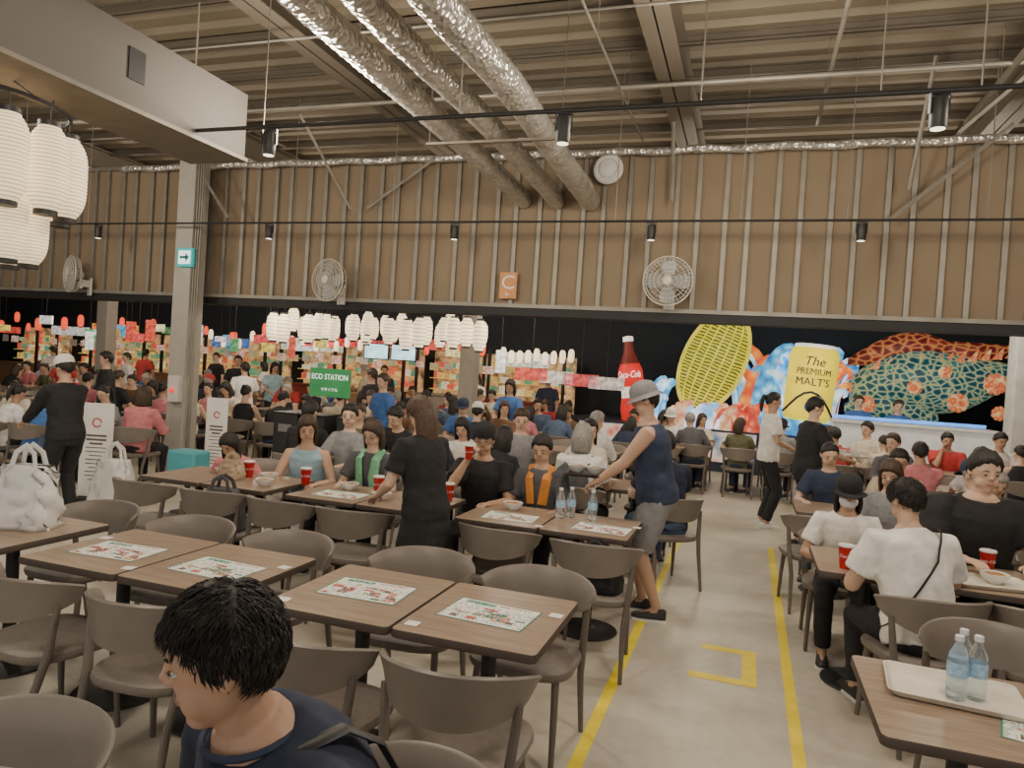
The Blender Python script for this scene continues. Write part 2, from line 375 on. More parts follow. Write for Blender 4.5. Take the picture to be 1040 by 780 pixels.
for sgn in (-1,1):
    s0=gwi['sp']
    g.tube([s0(.56)+V((sgn*.02,-.085,0)),s0(.545)+V((sgn*.085,-.01,.01)),s0(.46)+V((sgn*.085,.12,.02)),s0(.32)+V((sgn*.07,.15,0)),s0(.2)+V((sgn*.08,.14,0))],[(.03,.014),(.035,.016),(.04,.014),(.045,.012),(.048,.010)],10)
mk('towel',g,[CL['green']],parent=gw)
hero(-3.62,5.45,200,lean=14,hp=20,hy=15,top='lblue',sleeve='none',hair='bob',hm=hairb,vox=.01,scale=.93,w=.95,label='seated woman in light blue sleeveless top with brown hair')
hero(-4.2,5.4,185,lean=34,hp=35,top='pink',sleeve='long',hair='bob',scale=.85,label='seated person in a pink top slumped over the table')
hero(-3.75,6.35,170,lean=4,hp=5,hy=30,top='grey',label='seated man in grey t-shirt turned towards his companion')
os,osi=hero(-1.5,5.5,180,lean=8,hp=20,top='dgrey',hair='short',scale=.93,label='seated person in dark shirt with an orange scarf')
g=G(); s0=osi['sp']
for sgn in (-1,1): g.tube([s0(.56)+V((sgn*.02,-.085,0)),s0(.545)+V((sgn*.085,-.01,.01)),s0(.44)+V((sgn*.075,.12,.02)),s0(.25)+V((sgn*.05,.15,0))],[(.03,.014),(.035,.016),(.04,.014),(.04,.010)],10)
mk('scarf',g,[CL['orange']],parent=os)
bp,bpi=hero(-1.42,6.38,-5,lean=6,hp=10,top='white',hair='bob',hm=hairg,label='seated person in white shirt wearing a dark backpack')
g=G(); s0=bpi['sp']
c=s0(.26)+V((0,-.20,0))
g.loft([[c+V((x*rx,y*ry,z)) for x,y in [(math.copysign(abs(math.cos(a))**.5,math.cos(a)),math.copysign(abs(math.sin(a))**.5,math.sin(a))) for a in [2*PI*j/20 for j in range(20)]]] for z,rx,ry in ((-.22,.12,.05),(-.2,.15,.075),(0,.155,.085),(.15,.14,.07),(.2,.09,.04))])
for sgn in (-1,1): g.tube([s0(.42)+V((sgn*.1,-.13,0)),s0(.52)+V((sgn*.11,-.03,.01)),s0(.46)+V((sgn*.11,.12,0)),s0(.3)+V((sgn*.13,.135,0))],[(.022,.006)]*4,8)
mk('backpack',g,[CL['dgrey']],parent=bp)
hero(-.6,6.35,35,lean=10,hp=15,top='darknavy',legs='denim',hair='short',shoe=shoe_w,w=1.05,label='seated person in dark navy t-shirt and jeans at the table end')
wt,wti=hero(.93,4.22,18,lean=20,hp=22,hy=10,top='white',hair='short',vox=.009,w=1.12,scale=.97,tufts=1500,label='seated person in white t-shirt with a black crossbody strap')
g=G(); s0=wti['sp']; pts=[]
for t in range(25):
    a=2*PI*t/24; d=.27-.27*math.sin(a)
    pts.append(s0(d+.02)+V((.205*math.sin(a)*-1*(.75 if d>.4 else 1),0,0))+V((0,math.cos(rad(20))*.158*math.cos(a),-math.sin(rad(20))*.158*math.cos(a))))
g.tube(pts,[(.012,.004)]*25,6,cap=False); mk('strap',g,[shoe_b],parent=wt)
hero(.68,5.42,178,lean=18,hp=20,top='white',cap=('black','brim'),hair='bob',mask=True,vox=.01,scale=.89,label='seated person in white shirt, black cap and face mask')
hero(1.42,5.36,185,lean=12,hp=12,hy=5,top='black',w=1.28,vox=.009,scale=1.06,label='seated stocky man in black t-shirt resting hands on the table')
hero(1.12,6.3,160,lean=10,hp=22,top='grey',hair='bob',hm=hairb,scale=.92,label='seated woman in grey shirt looking down')
hero(.28,9.6,-75,sit=False,lean=2,hl=(-.2,.05,.83),hr=(.15,.25,1.05),hp=10,top='white',legs='black',hair='pony',shoe=shoe_w,w=.95,scale=.97,label='standing woman in white t-shirt and black trousers with a ponytail')
bm,bmi=hero(.66,8.55,-70,sit=False,lean=4,hl=(-.17,.38,1.08),hr=(.17,.38,1.08),hp=14,top='black',legs='black',curl=.8,w=1.08,scale=.96,label='standing man in black clothes carrying a tray')
hero(-6.35,5.35,85,sit=False,lean=6,hl=(-.15,.48,1.0),hr=(.2,.42,.95),hp=18,top='black',sleeve='long',cap=('white','brim'),legs='black',scale=.92,w=1.08,label='standing vendor in black jacket and white cap reaching forward')
hero(-7.2,7.05,15,lean=10,hp=15,top='pink',sleeve='long',hair='bob',hm=hairb,scale=.93,label='seated person in pink shirt seen from behind')
CP=[]
for k in (dict(lean=10,hp=18,hair='short'),dict(lean=24,hp=28,hair='bob',scale=.92,w=.92,side=5),dict(lean=6,hp=5,hy=35,hair='long',scale=.92,w=.93,side=-4),dict(lean=16,hp=20,hair='short',cap=('dgrey','brim'),w=1.08),
          dict(lean=4,hp=8,hy=-30,hair='short',sleeve='long',side=6),dict(lean=8,hp=10,hair='bun',scale=.92,w=.93,sleeve='none'),
          dict(lean=14,hp=14,hy=15,hair='short',hr=(.06,.27,1.08),w=1.12),dict(lean=28,hp=30,hair='short',hl=(-.22,.5,.77),side=-7,sleeve='long'),dict(lean=3,hp=2,hy=-40,hair='bob',scale=.9,w=.95,hl=(-.1,.3,1.0)),dict(lean=18,hp=24,hy=20,hair='pony',scale=.92,w=.95)):
    k.setdefault('vox',.014)
    CP.append(Proto(person(**k)[0]))
SP=[]
for k in (dict(sit=False,lean=3,hl=(-.24,.04,.86),hr=(.22,.15,.9),hp=6,hair='short'),dict(sit=False,lean=6,hl=(-.17,.36,1.05),hr=(.17,.36,1.05),hp=16,hair='bob',scale=.92,w=.92),dict(sit=False,lean=3,hl=(-.24,.04,.86),hr=(.12,.3,1.15),hp=8,hy=25,hair='short',bottom='shorts')):
    k.setdefault('vox',.014); SP.append(Proto(person(**k)[0]))
TOPC=['black','black','black','white','white','white','navy','grey','dgrey','cream','blue','olive','red','lblue','beige','brown','pink','denim']
NM=dict(black='black',white='white',navy='navy blue',grey='grey',dgrey='dark grey',cream='cream',blue='blue',olive='olive',red='red',lblue='light blue',beige='beige',brown='brown',pink='pink',denim='denim blue')
rc=random.Random(11)
def recolor(o,m):
    o.material_slots[0].link='OBJECT'; o.material_slots[0].material=m
def crowd(x,y,deg,stand=False,top=None,idx=None,group=None):
    P_=SP if stand else CP
    if idx is None:
        idx=rc.randrange(len(P_))
        if not stand and idx==3 and rc.random()<.5: idx=0
    p=P_[idx]; t=top or rc.choice(TOPC)
    if not p.used: p.s0=p.root.scale[0]
    s0=p.s0
    r=p.put((x,y,0),deg+rc.uniform(-16,16),scale=s0*rc.uniform(.95,1.04))
    r['label']=('standing' if stand else 'seated')+' person in a '+NM[t]+' top '+('among the tables' if stand else 'at a dining table')
    r['category']='person'; r['group']=group or ('people standing in the food hall' if stand else 'diners seated in the food hall')
    recolor(r,rc.choice(skin)); hm=rc.choice([hairm,hairm,hairm,hairm,hairb,hairb,hairg])
    for k in list(KIDS.get(r.name,[])):
        n=k.name.split('.')[0]
        if n in('shirt','dress'): recolor(k,CL[t])
        elif n in('trousers','shorts'): recolor(k,CL[rc.choice(['black','denim','beige','dgrey','navy'])])
        elif n=='hair': recolor(k,hm)
        elif n=='cap': recolor(k,CL[rc.choice(['black','white','navy','red'])])
    return r
# ---------------------------------------------------------------- furniture
chair_back=mat('chair_taupe_shell',(.215,.185,.16),.42,var=.08)
chair_seatm=mat('chair_seat_vinyl',(.185,.158,.138),.5,var=.1,scale=30,bump=.1)
chair_legm=mat('chair_leg_wood',(.15,.128,.11),.45)
def backg():
    g=G(); rings=[]; N=22
    for i in range(N+1):
        t=-1+2*i/N; a=rad(80)*t; r=.262
        x=r*math.sin(a); y=-.01-.235*math.cos(a)
        zt=.785-.045*abs(t)**2.5; zb=.585+.09*abs(t)**2
        nx,ny=math.sin(a),-math.cos(a); th=.011*(1-.3*t*t)
        rg=[]
        for (z,o,bk) in ((zb,-th,0),(zb,th,0),((zb+zt)/2,th*1.1,.012),(zt-.008,th,.028),(zt,0,.03),(zt-.008,-th,.028),((zb+zt)/2,-th*1.1,.012)):
            rg.append(V((x+nx*(o+bk),y+ny*(o+bk),z)))
        rings.append(rg)
    return g.loft(rings)
def seatg():
    g=G(); rings=[]
    for z,s in ((.405,.90),(.412,.97),(.43,1.0),(.448,.98),(.455,.90),(.452,.5),(.45,.1)):
        rg=[]
        for j in range(32):
            a=2*PI*j/32; c,s_=math.cos(a),math.sin(a)
            x=.245*math.copysign(abs(c)**.62,c)*s; y=.235*math.copysign(abs(s_)**.62,s_)*s
            x*=1+.06*(y/.235)
            rg.append(V((x,y+.01,z)))
        rings.append(rg)
    return g.loft(rings)
LEGS=[[(-.20,.205,0),(-.195,.19,.22),(-.185,.165,.41)],[(.20,.205,0),(.195,.19,.22),(.185,.165,.41)],
      [(-.215,-.255,0),(-.208,-.20,.3),(-.222,-.155,.46),(-.238,-.135,.66)],[(.215,-.255,0),(.208,-.20,.3),(.222,-.155,.46),(.238,-.135,.66)]]
chair_root=empty('dining_chair',label='taupe dining chair with curved backrest and tapered legs',cat='chair',group='taupe dining chairs')
mk('seat',seatg(),[chair_seatm],parent=chair_root,ang=50); mk('backrest',backg(),[chair_back],parent=chair_root,ang=50)
for Lg in LEGS: mk('leg',G().tube(Lg,[.012,.017,.019,.015][:len(Lg)] if len(Lg)==4 else [.012,.016,.018],10),[chair_legm],parent=chair_root)
CH=Proto(chair_root)
g=G(); a=seatg(); g.add(a.v,a.f,0); b=backg(); g.add(b.v,b.f,1)
for Lg in LEGS: g.tube(Lg,.015,6,2)
CHF=Proto(mk('dining_chair',g,[chair_seatm,chair_back,chair_legm],label='taupe dining chair with curved backrest',cat='chair',group='taupe dining chairs',ang=50))
def woodmat(n,c1,c2):
    m=bpy.data.materials.new(n); m.use_nodes=True; nt=m.node_tree; b=nt.nodes['Principled BSDF']; L=nt.links
    tc=nt.nodes.new('ShaderNodeTexCoord'); mp=nt.nodes.new('ShaderNodeMapping'); mp.inputs['Scale'].default_value=(1.2,22,4)
    nz=nt.nodes.new('ShaderNodeTexNoise'); nz.inputs['Scale'].default_value=3; nz.inputs['Detail'].default_value=6; nz.inputs['Distortion'].default_value=.5
    cr=nt.nodes.new('ShaderNodeValToRGB'); cr.color_ramp.elements[0].position=.35; cr.color_ramp.elements[1].position=.68
    cr.color_ramp.elements[0].color=(*c1,1); cr.color_ramp.elements[1].color=(*c2,1)
    L.new(tc.outputs['Object'],mp.inputs['Vector']); L.new(mp.outputs['Vector'],nz.inputs['Vector']); L.new(nz.outputs['Fac'],cr.inputs['Fac']); L.new(cr.outputs['Color'],b.inputs['Base Color'])
    b.inputs['Roughness'].default_value=.38; return m
wood=woodmat('table_wood_laminate',(.26,.185,.13),(.38,.28,.205))
tedge=mat('table_edge_dark',(.07,.052,.042),.5); blackm=mat('powder_black',(.02,.02,.021),.5)
TW,TD=.59,.70
def rrect(sx,sy,z,r=.025):
    out=[]
    for cx,cy,a0 in ((1,1,0),(-1,1,90),(-1,-1,180),(1,-1,270)):
        for k in range(5):
            a=rad(a0+90*k/4); out.append(V((cx*(sx/2-r)+r*math.cos(a),cy*(sy/2-r)+r*math.sin(a),z)))
    return out
tr=empty('dining_table',label='rectangular wood-laminate cafe table with black pedestal',cat='table',group='wood-laminate cafe tables')
def topg():
    g=G()
    g.loft([rrect(TW-.012,TD-.012,.695),rrect(TW,TD,.700),rrect(TW,TD,.724),rrect(TW-.006,TD-.006,.73)],1)
    g.m[-1]=0; return g
mk('tabletop',topg(),[wood,tedge],parent=tr)
mk('pedestal',G().lathe([(.09,.0),(.035,.02),(.032,.05),(.032,.66),(.05,.68)],16,M4=Matrix.Translation((0,0,.015))),[blackm],parent=tr)
mk('base',G().lathe([(.21,0),(.215,.006),(.21,.014),(.06,.026),(.04,.03)],28),[blackm],parent=tr)
TB=Proto(tr)
g=topg()
for prof in ([(.21,0),(.21,.014),(.04,.03)],[(.032,.03),(.032,.694)]): g.lathe(prof,12,2)
TBF=Proto(mk('dining_table',g,[wood,tedge,blackm],label='wood-laminate cafe table with pedestal',cat='table',group='wood-laminate cafe tables'))
pw=mat('paper_white',(.84,.83,.79),.7,var=.03); pr_=mat('print_red',(.50,.09,.07),.7); pg=mat('print_green',(.05,.26,.17),.7); pd=mat('print_dark',(.14,.11,.09),.7); py=mat('print_orange',(.6,.38,.24),.7)
def sheet(seed,wd=.38,dp=.265):
    rd=random.Random(seed); g=G(); nx,ny=60,42
    bl=[]
    for _ in range(26):
        w_=rd.randint(4,8); h_=rd.randint(3,5); bl.append((rd.randint(2,nx-w_-2),rd.randint(3,ny-h_-12),w_,h_,rd.choice([1,4,1,4,3,2])))
    for i in range(nx):
        for j in range(ny):
            x0=-wd/2+wd*i/nx; y0=-dp/2+dp*j/ny; x1=x0+wd/nx; y1=y0+dp/ny
            mi=0
            if i in(0,nx-1) or j in(0,ny-1): mi=2
            elif j>=ny-8:
                if 6<=i<28 and j<ny-3: mi=2 if rd.random()<.85 else 0
                elif 31<=i<54 and j in(ny-5,ny-4): mi=1 if rd.random()<.75 else 0
            elif j>=ny-10: mi=0
            else:
                for (a,b,w_,h_,c) in bl:
                    if a<=i<a+w_ and b<=j<b+h_: mi=c if rd.random()<.72 else rd.choice([0,1,3,4])
                if mi==0 and j%3==0 and rd.random()<.35: mi=rd.choice([3,2])
            g.add([(x0,y0,0),(x1,y0,0),(x1,y1,0),(x0,y1,0)],[(0,1,2,3)],mi)
    me=gmesh('placemat',g,[pw,pr_,pg,pd,py],False)
    return mk('paper_placemat',me,[],label='printed paper menu sheet with red and green pictures on table',cat='menu sheet',group='printed paper menu sheets')
SH=[Proto(sheet(1)),Proto(sheet(2))]
g=G(); g.box((0,0,.0006),(.055,.05,.001)); CARD=Proto(mk('table_card',g,[pw],smooth=False,label='small white card lying on a table',cat='card',group='small white table cards'))
pet=mat('pet_plastic',(.85,.93,.97),.08,var=.02,trans=.85); capm=mat('cap_white',(.75,.78,.8),.4); labm=mat('bottle_label_blue',(.35,.55,.75),.5,var=.3,scale=60)
br=empty('water_bottle',label='clear plastic water bottle with pale blue label on a tray',cat='bottle',group='plastic water bottles')
mk('bottle_body',G().lathe([(.028,0),(.032,.006),(.032,.03),(.030,.036),(.032,.042),(.032,.075),(.031,.08),(.032,.13),(.030,.15),(.018,.178),(.0125,.19),(.0125,.2)],20),[pet],parent=br,ang=60)
mk('bottle_cap',G().lathe([(.0145,.198),(.0145,.214),(.013,.216)],16),[capm],parent=br)
mk('bottle_label',G().lathe([(.0328,.078),(.0328,.128)],20,cap=False),[labm],parent=br)
BOT=Proto(br)
redc=mat('cup_red',(.55,.015,.02),.45); whitep=mat('white_plastic',(.75,.74,.71),.4)
cr_=empty('paper_cup',label='red paper cup with white script lettering on a table',cat='cup',group='red paper cups')
mk('cup_body',G().lathe([(.030,0),(.031,.002),(.043,.125),(.045,.128),(.0425,.13),(.041,.125),(.029,.008)],24),[redc],parent=cr_)
mk('lid',G().lathe([(.046,.127),(.047,.134),(.042,.14),(.01,.14)],24),[whitep],parent=cr_)
text('Coca-Cola',.026,whitep,cr_,(0,0,.075),(0,0,0),.0006,wrap=.0385,shear=.25)
CUP=Proto(cr_)
bowlr=empty('bowl',label='bowl of food on a table',cat='bowl',group='food bowls')
mk('bowl_body',G().lathe([(.035,0),(.04,.006),(.065,.03),(.075,.055),(.072,.056),(.06,.03),(.03,.012)],24),[whitep],parent=bowlr)
mk('food',G().lathe([(.066,.042),(.05,.052),(.02,.056)],20),[vmat('food_mix',[(.5,.2,.05),(.3,.1,.03),(.6,.45,.2)],60)],parent=bowlr)
BOWL=Proto(bowlr)
def trayg(wd,dp):
    return G().loft([rrect(wd-.03,dp-.03,0,.03),rrect(wd-.004,dp-.004,.018,.03),rrect(wd,dp,.02,.03),rrect(wd-.01,dp-.01,.02,.03),rrect(wd-.038,dp-.038,.004,.03)])
traym=mat('tray_cream',(.72,.68,.58),.45); traymb=mat('tray_dark',(.04,.03,.03),.4)
TRAY=Proto(mk('serving_tray',trayg(.42,.31),[traym],label='cream plastic serving tray on a table',cat='tray',group='serving trays'))
# ------------------------------------------------ tables + chairs layout
ZT=.7305
def tables(xs,y,far=False):
    for x in xs: (TBF if far else TB).put((x,y,0))
def chair(x,y,deg,far=False,label=None):
    (CHF if far else CH).put((x,y,0),deg,label=label)
Lp=(-1.26,-2.63,-4.0)
R1,R2,R3=2.84,4.89,6.94
for R in (R1,R2,R3):
    for c in Lp: tables((c-.3,c+.3),R)
tables((-1.56,-.96),.62)
chair(-1.68,1.22,180); chair(-.70,1.42,156)
for x,a in ((-.88,4),(-1.47,-5),(-2.24,3),(-2.85,-6),(-3.7,4),(-4.3,-3)): chair(x+random.uniform(-.03,.03),2.40+random.uniform(-.05,.05),a)
for x,a in ((-.90,178),(-1.52,184),(-2.3,176),(-2.95,183),(-3.68,180)): chair(x,3.24+random.uniform(-.04,.04),a)
for x,a in ((-.82,3),(-1.45,-5),(-2.48,4),(-3.04,-6),(-3.62,3),(-4.25,-3)): chair(x,4.36 if x!=-1.45 else 4.42,a)
for x,a in ((-1.98,185),(-2.95,180),(-3.62,200),(-4.2,185),(-1.5,180)): chair(x,5.46,a)
for x,y,a in ((-3.75,6.35,170),(-1.42,6.38,-5),(-.6,6.35,35),(-2.3,6.4,0),(-2.95,6.42,4)): chair(x,y,a)
crowd(-2.3,6.4,0,idx=1,top='black'); crowd(-2.95,6.42,5,idx=0,top='navy')
for x,a,i,t in ((-.9,180,6,'black'),(-1.6,175,2,'cream'),(-2.35,185,0,'grey'),(-2.9,180,1,'white'),(-3.7,180,7,'black'),(-4.3,178,5,'olive')):
    chair(x,7.52,a); crowd(x,7.52,a,idx=i,top=t)
chair(-4.35,6.4,0); crowd(-4.35,6.4,0,idx=0,top='black')
RX=(.74,1.34)
tables(RX,2.75); tables(RX,4.8); tables((.74,1.34,2.1),6.85)
chair(1.05,3.42,183); chair(.72,2.15,-4); chair(1.38,2.2,4)
chair(.93,4.2,18); chair(1.50,4.22,-8); chair(.68,5.42,178); chair(1.42,5.38,185)
chair(1.12,6.3,160); chair(.58,6.3,10)
for x,y,a,i,t in ((1.8,6.35,20,3,'black'),(1.35,7.45,180,0,'beige'),(2.1,7.45,185,1,'black'),(.8,7.5,170,9,'navy')):
    chair(x,y,a); crowd(x,y,a,idx=i,top=t)
chair(2.02,5.45,190)
rr_=random.Random(5)
def row(y,x0,x1,pitch,occ):
    x=x0
    while x<=x1:
        tables((x-.3,x+.3),y,True)
        for dx in (-.3,.3):
            for sd in (-1,1):
                yy=y+sd*.58; aa=0 if sd<0 else 180
                chair(x+dx,yy,aa+rr_.uniform(-8,8),True)
                if rr_.random()<occ: crowd(x+dx,yy,aa)
        x+=pitch
row(7.0,-11.9,-8.3,1.75,.85)
chair(-7.2,7.05,15)
row(9.7,-13.4,-1.2,1.6,.85)
row(11.8,-15.5,-1.2,1.75,.8)
row(14.3,-17,-2.6,1.9,.7)
row(9.4,2.1,3.4,1.5,.7); row(11.4,1.5,3.6,1.6,.7); row(12.6,-1.1,.3,1.3,.9)
for x,y,a,t,i in ((-4.7,8.75,150,'blue',0),(-3.55,10.75,180,'blue',1),(-6.0,10.75,90,'black',0),(-8.6,10.75,30,'white',2),(-10.5,12.9,200,'black',0),(-12.9,10.75,60,'red',1),(-7.4,12.95,120,'beige',2),(-9.2,8.4,140,'black',0),(-13.6,12.95,170,'white',0),(-11.6,15.3,100,'white',1),(-8.3,15.4,200,'navy',2),(-15.6,15.4,10,'red',0),(-9.6,12.9,250,'lblue',1),(-15.9,12.95,60,'white',2),(-5.9,15.4,180,'white',1),(-13.2,15.4,180,'black',2),(-4.2,15.3,190,'navy',0)):
    crowd(x,y,a,True,top=t,idx=i)
for x,t in ((1.95,'blue'),(2.6,'blue')): crowd(x,14.75,180,True,top=t,idx=0,group='staff behind the white counter')
for (x,y,a,k) in ((-2.93,2.80,4,0),(-2.33,2.80,-3,1),(-1.56,2.86,2,0),(-.97,2.84,-4,1),(-1.53,4.80,3,1),(-.88,4.80,-3,0),(1.02,2.64,-16,1),(-2.9,4.8,2,0)):
    SH[k].put((x,y,ZT+.001),a)
for x,y in ((-1.80,2.58),(-1.20,2.58),(-.71,2.95),(-2.66,2.60),(-2.08,2.97),(-3.18,2.95),(-1.27,4.62),(-.67,4.98)): CARD.put((x,y,ZT+.001),random.uniform(-10,10))
TRAY.put((.74,2.86,ZT+.003),-6)
for x,y in ((.735,2.80),(.80,2.83),(.77,2.885)): BOT.put((x,y,ZT+.0075),random.uniform(0,90))
for x,y in ((-1.22,4.98),(-1.16,5.06),(-1.0,5.04),(-2.42,4.95)): BOT.put((x,y,ZT),0,label='clear plastic water bottle standing on a table')
for x,y,a in ((.60,4.60,20),(1.42,4.98,-10),(-2.7,5.02,0),(-3.9,5.0,30),(-3.35,5.0,0),(-2.13,5.08,20)): CUP.put((x,y,ZT),a)
for x,y in ((.75,5.0),(.9,4.85),(1.2,4.95),(-2.95,5.02),(-2.55,4.8),(-3.7,5.0),(-3.55,4.75),(-1.6,5.06),(-4.15,5.0),(-1.2,6.8),(-2.2,6.9),(-.8,6.9),(-3.9,6.9),(1.1,6.8),(1.5,6.9)): BOWL.put((x,y,ZT),0)
TRAY.put((1.35,4.68,ZT+.002),8,label='cream tray with leftover food on a table'); BOWL.put((1.38,4.70,ZT+.008))
def held(p,info,deg,tm,lab):
    a=(info['joints'][-1][2]+info['joints'][1][2])/2
    M4=Matrix.Translation(p.location)@Matrix.Rotation(rad(deg),4,'Z')@Matrix.Scale(p.scale[0],4)
    q=M4@(a+V((0,.10,.024)))
    mk('serving_tray',trayg(.40,.29),[tm],loc=q,R=(0,0,rad(deg)),label=lab,cat='tray')
    BOWL.put(q+V((.06,.0,.006)),0); BOWL.put(q+V((-.09,.03,.006)),0)
held(vm,vi,95,traymb,'dark serving tray with bowls held by a standing man')
held(bm,bmi,-70,traym,'cream serving tray with bowls held by a standing man')
q=Matrix.Translation(gm.location)@Matrix.Rotation(rad(185),4,'Z')@Matrix.Scale(.96,4)@(gi['joints'][1][2]+V((-.02,.06,.0)))
CUP.put(q,30,label='red paper cup held near the mouth by a seated man',scale=.8)
def bag(name,loc,deg,sz,m,lab,handle=True,seed=1,amp=.02):
    sx,sy,sz_=sz; r=empty(name,loc,lab,'bag'); r.rotation_euler=(0,0,rad(deg)); g=G(); rings=[]
    for t in range(15):
        q=t/14; k=1-.35*q**2+.08*math.sin(q*PI)
        rings.append([V((sx/2*k*math.copysign(abs(math.cos(a))**.6,math.cos(a))+amp*noise.noise(V((math.cos(a)*4,math.sin(a)*4+q*7,seed))),sy/2*k*math.copysign(abs(math.sin(a))**.6,math.sin(a))*(1-.4*q)+amp*noise.noise(V((math.cos(a)*4,math.sin(a)*4+q*7,seed+9))),sz_*q)) for a in [2*PI*j/36 for j in range(36)]])
    g.loft(rings); mk('bag_body',g,[m],parent=r,ang=180)
    if handle:
        for s in (-1,1): mk('handle',G().tube([V((-sx*.22,s*sy*.18,sz_*.95)),V((-sx*.16,s*sy*.14,sz_*1.2)),V((0,s*sy*.1,sz_*1.32)),V((sx*.16,s*sy*.14,sz_*1.2)),V((sx*.22,s*sy*.18,sz_*.95))],[(.016,.004)]*5,8),[m],parent=r)
    return r
wbag=mat('bag_white_plastic',(.78,.77,.75),.35,var=.06,scale=10,bump=.8)
bag('shopping_bag',(-3.72,2.92,ZT),10,(.34,.22,.34),wbag,'crumpled white plastic shopping bag on a table',seed=3,amp=.05)
bag('shopping_bag',(-6.35,5.95,.0),20,(.42,.25,.55),wbag,'white plastic carrier bag standing beside a banner',seed=5,amp=.05)
bag('shopping_bag',(-3.95,4.85,ZT),10,(.2,.14,.16),mat('bag_tan',(.45,.33,.22),.5),'tan paper bag on a table',seed=6)
bag('handbag',(-1.45,4.40,.456),20,(.36,.2,.2),mat('bag_brown',(.06,.04,.03),.45),'dark brown handbag lying on a chair',seed=7)
bag('handbag',(-.82,4.36,.456),-10,(.34,.22,.22),mat('bag_black',(.02,.02,.02),.5),'black bag lying on a chair seat',seed=8)
bag('backpack',(-3.62,4.36,.456),5,(.34,.24,.3),CL['dgrey'],'dark grey backpack resting on a chair seat',seed=9)
cr2=empty('cooler_bag',(-5.7,6.3,.0),'teal insulated cooler bag on a stool','bag')
mk('bag_body',G().box((0,0,.55),(.36,.26,.26)),[mat('teal',(.08,.35,.4),.6)],parent=cr2,bevel=.03)
mk('stool_base',G().lathe([(.17,0),(.17,.01),(.03,.03),(.03,.36),(.18,.40),(.18,.418)],20),[blackm],parent=cr2)
# ---------------------------------------------------------------- room shell
def slab(name,x0,x1,y0,y1,z0,z1,m,**k):
    return mk(name,G().box(((x0+x1)/2,(y0+y1)/2,(z0+z1)/2),(x1-x0,y1-y0,z1-z0)),[m],smooth=False,kind='structure',**k)
fm=bpy.data.materials.new('concrete_floor'); fm.use_nodes=True; nt=fm.node_tree; b=nt.nodes['Principled BSDF']; L=nt.links
tc=nt.nodes.new('ShaderNodeTexCoord')
n1=nt.nodes.new('ShaderNodeTexNoise'); n1.inputs['Scale'].default_value=.9; n1.inputs['Detail'].default_value=8; n1.inputs['Roughness'].default_value=.65
n2=nt.nodes.new('ShaderNodeTexNoise'); n2.inputs['Scale'].default_value=14; n2.inputs['Detail'].default_value=6
mx=nt.nodes.new('ShaderNodeMath'); mx.operation='MULTIPLY_ADD'; mx.inputs[1].default_value=.35
cr=nt.nodes.new('ShaderNodeValToRGB'); cr.color_ramp.elements[0].position=.4; cr.color_ramp.elements[1].position=.85
cr.color_ramp.elements[0].color=(.40,.36,.29,1); cr.color_ramp.elements[1].color=(.62,.57,.48,1)
for n in (n1,n2): L.new(tc.outputs['Object'],n.inputs['Vector'])
L.new(n2.outputs['Fac'],mx.inputs[0]); L.new(n1.outputs['Fac'],mx.inputs[2]); L.new(mx.outputs[0],cr.inputs['Fac']); L.new(cr.outputs['Color'],b.inputs['Base Color'])
b.inputs['Roughness'].default_value=.45
slab('floor',-26,7.5,-3,19.2,-.1,0,fm)
walltan=mat('wall_plasterboard_tan',(.25,.19,.125),.8,var=.10,scale=1.2)
dark=mat('wall_dark_navy',(.012,.02,.03),.7,var=.2); darkb=mat('header_black',(.012,.012,.013),.6)
slab('wall_back',-26,7.5,19,19.2,0,5.1,dark); slab('wall_left',-26.2,-26,-3,19.2,0,5.1,mat('wall_left_m',(.1,.08,.06),.8)); slab('wall_right',7.5,7.7,-3,19.2,0,5.1,mat('wall_right_m',(.35,.28,.2),.8))
slab('wall_partition',-15,7.5,8.42,8.55,2.54,4.42,walltan)
slab('trim_1',-15,7.5,8.36,8.62,2.44,2.54,darkb)
galv=mat('galvanized_stud',(.27,.25,.21),.5,.35,var=.2,scale=3)
slab('trim_2',-15,7.5,8.34,8.42,2.535,2.58,galv); slab('trim_3',-15,7.5,8.36,8.42,4.38,4.43,galv)
deckm=mat('roof_deck_beige',(.20,.168,.12),.6,.2,var=.15,scale=1)
g=G(); ys=[];y=-3.0
while y<19.1: ys+= [(y,5.05),(y+.13,5.05),(y+.16,5.11),(y+.27,5.11)]; y+=.30
n=len(ys); vs=[(-26,y,z) for y,z in ys]+[(7.5,y,z) for y,z in ys]; vs+=[(x,y,z+.01) for x,y,z in vs]
g.add(vs,[(i,i+1,n+i+1,n+i) for i in range(n-1)]+[(2*n+i,3*n+i,3*n+i+1,2*n+i+1) for i in range(n-1)])
mk('ceiling',g,[deckm],smooth=False,kind='structure')
beamm=mat('steel_beam_brown',(.15,.128,.10),.55,.2,var=.1,scale=1.5)
def ibeam(x0,y0,x1,y1,z,h,w,lab,nm='ceiling_beam'):
    g=G(); L_=math.hypot(x1-x0,y1-y0); t=.014
    g.box((0,0,-h/2+t/2),(L_,w,t)); g.box((0,0,h/2-t/2),(L_,w,t)); g.box((0,0,0),(L_,t,h))
    return mk(nm,g,[beamm],smooth=False,loc=((x0+x1)/2,(y0+y1)/2,z),R=(0,0,math.atan2(y1-y0,x1-x0)),label=lab,cat='beam',group=lab)
for x in (-10.5,-7.3,-4.1,-.9,2.3,5.5): ibeam(x,-2.9,x,18.9,4.80,.36,.26,'brown steel roof girder under the deck')
for y in [.6+.8*k for k in range(16)]: ibeam(-15,y,7.3,y,5.0,.10,.07,'slim steel purlin under the roof deck','ceiling_joist')
x=-14.8
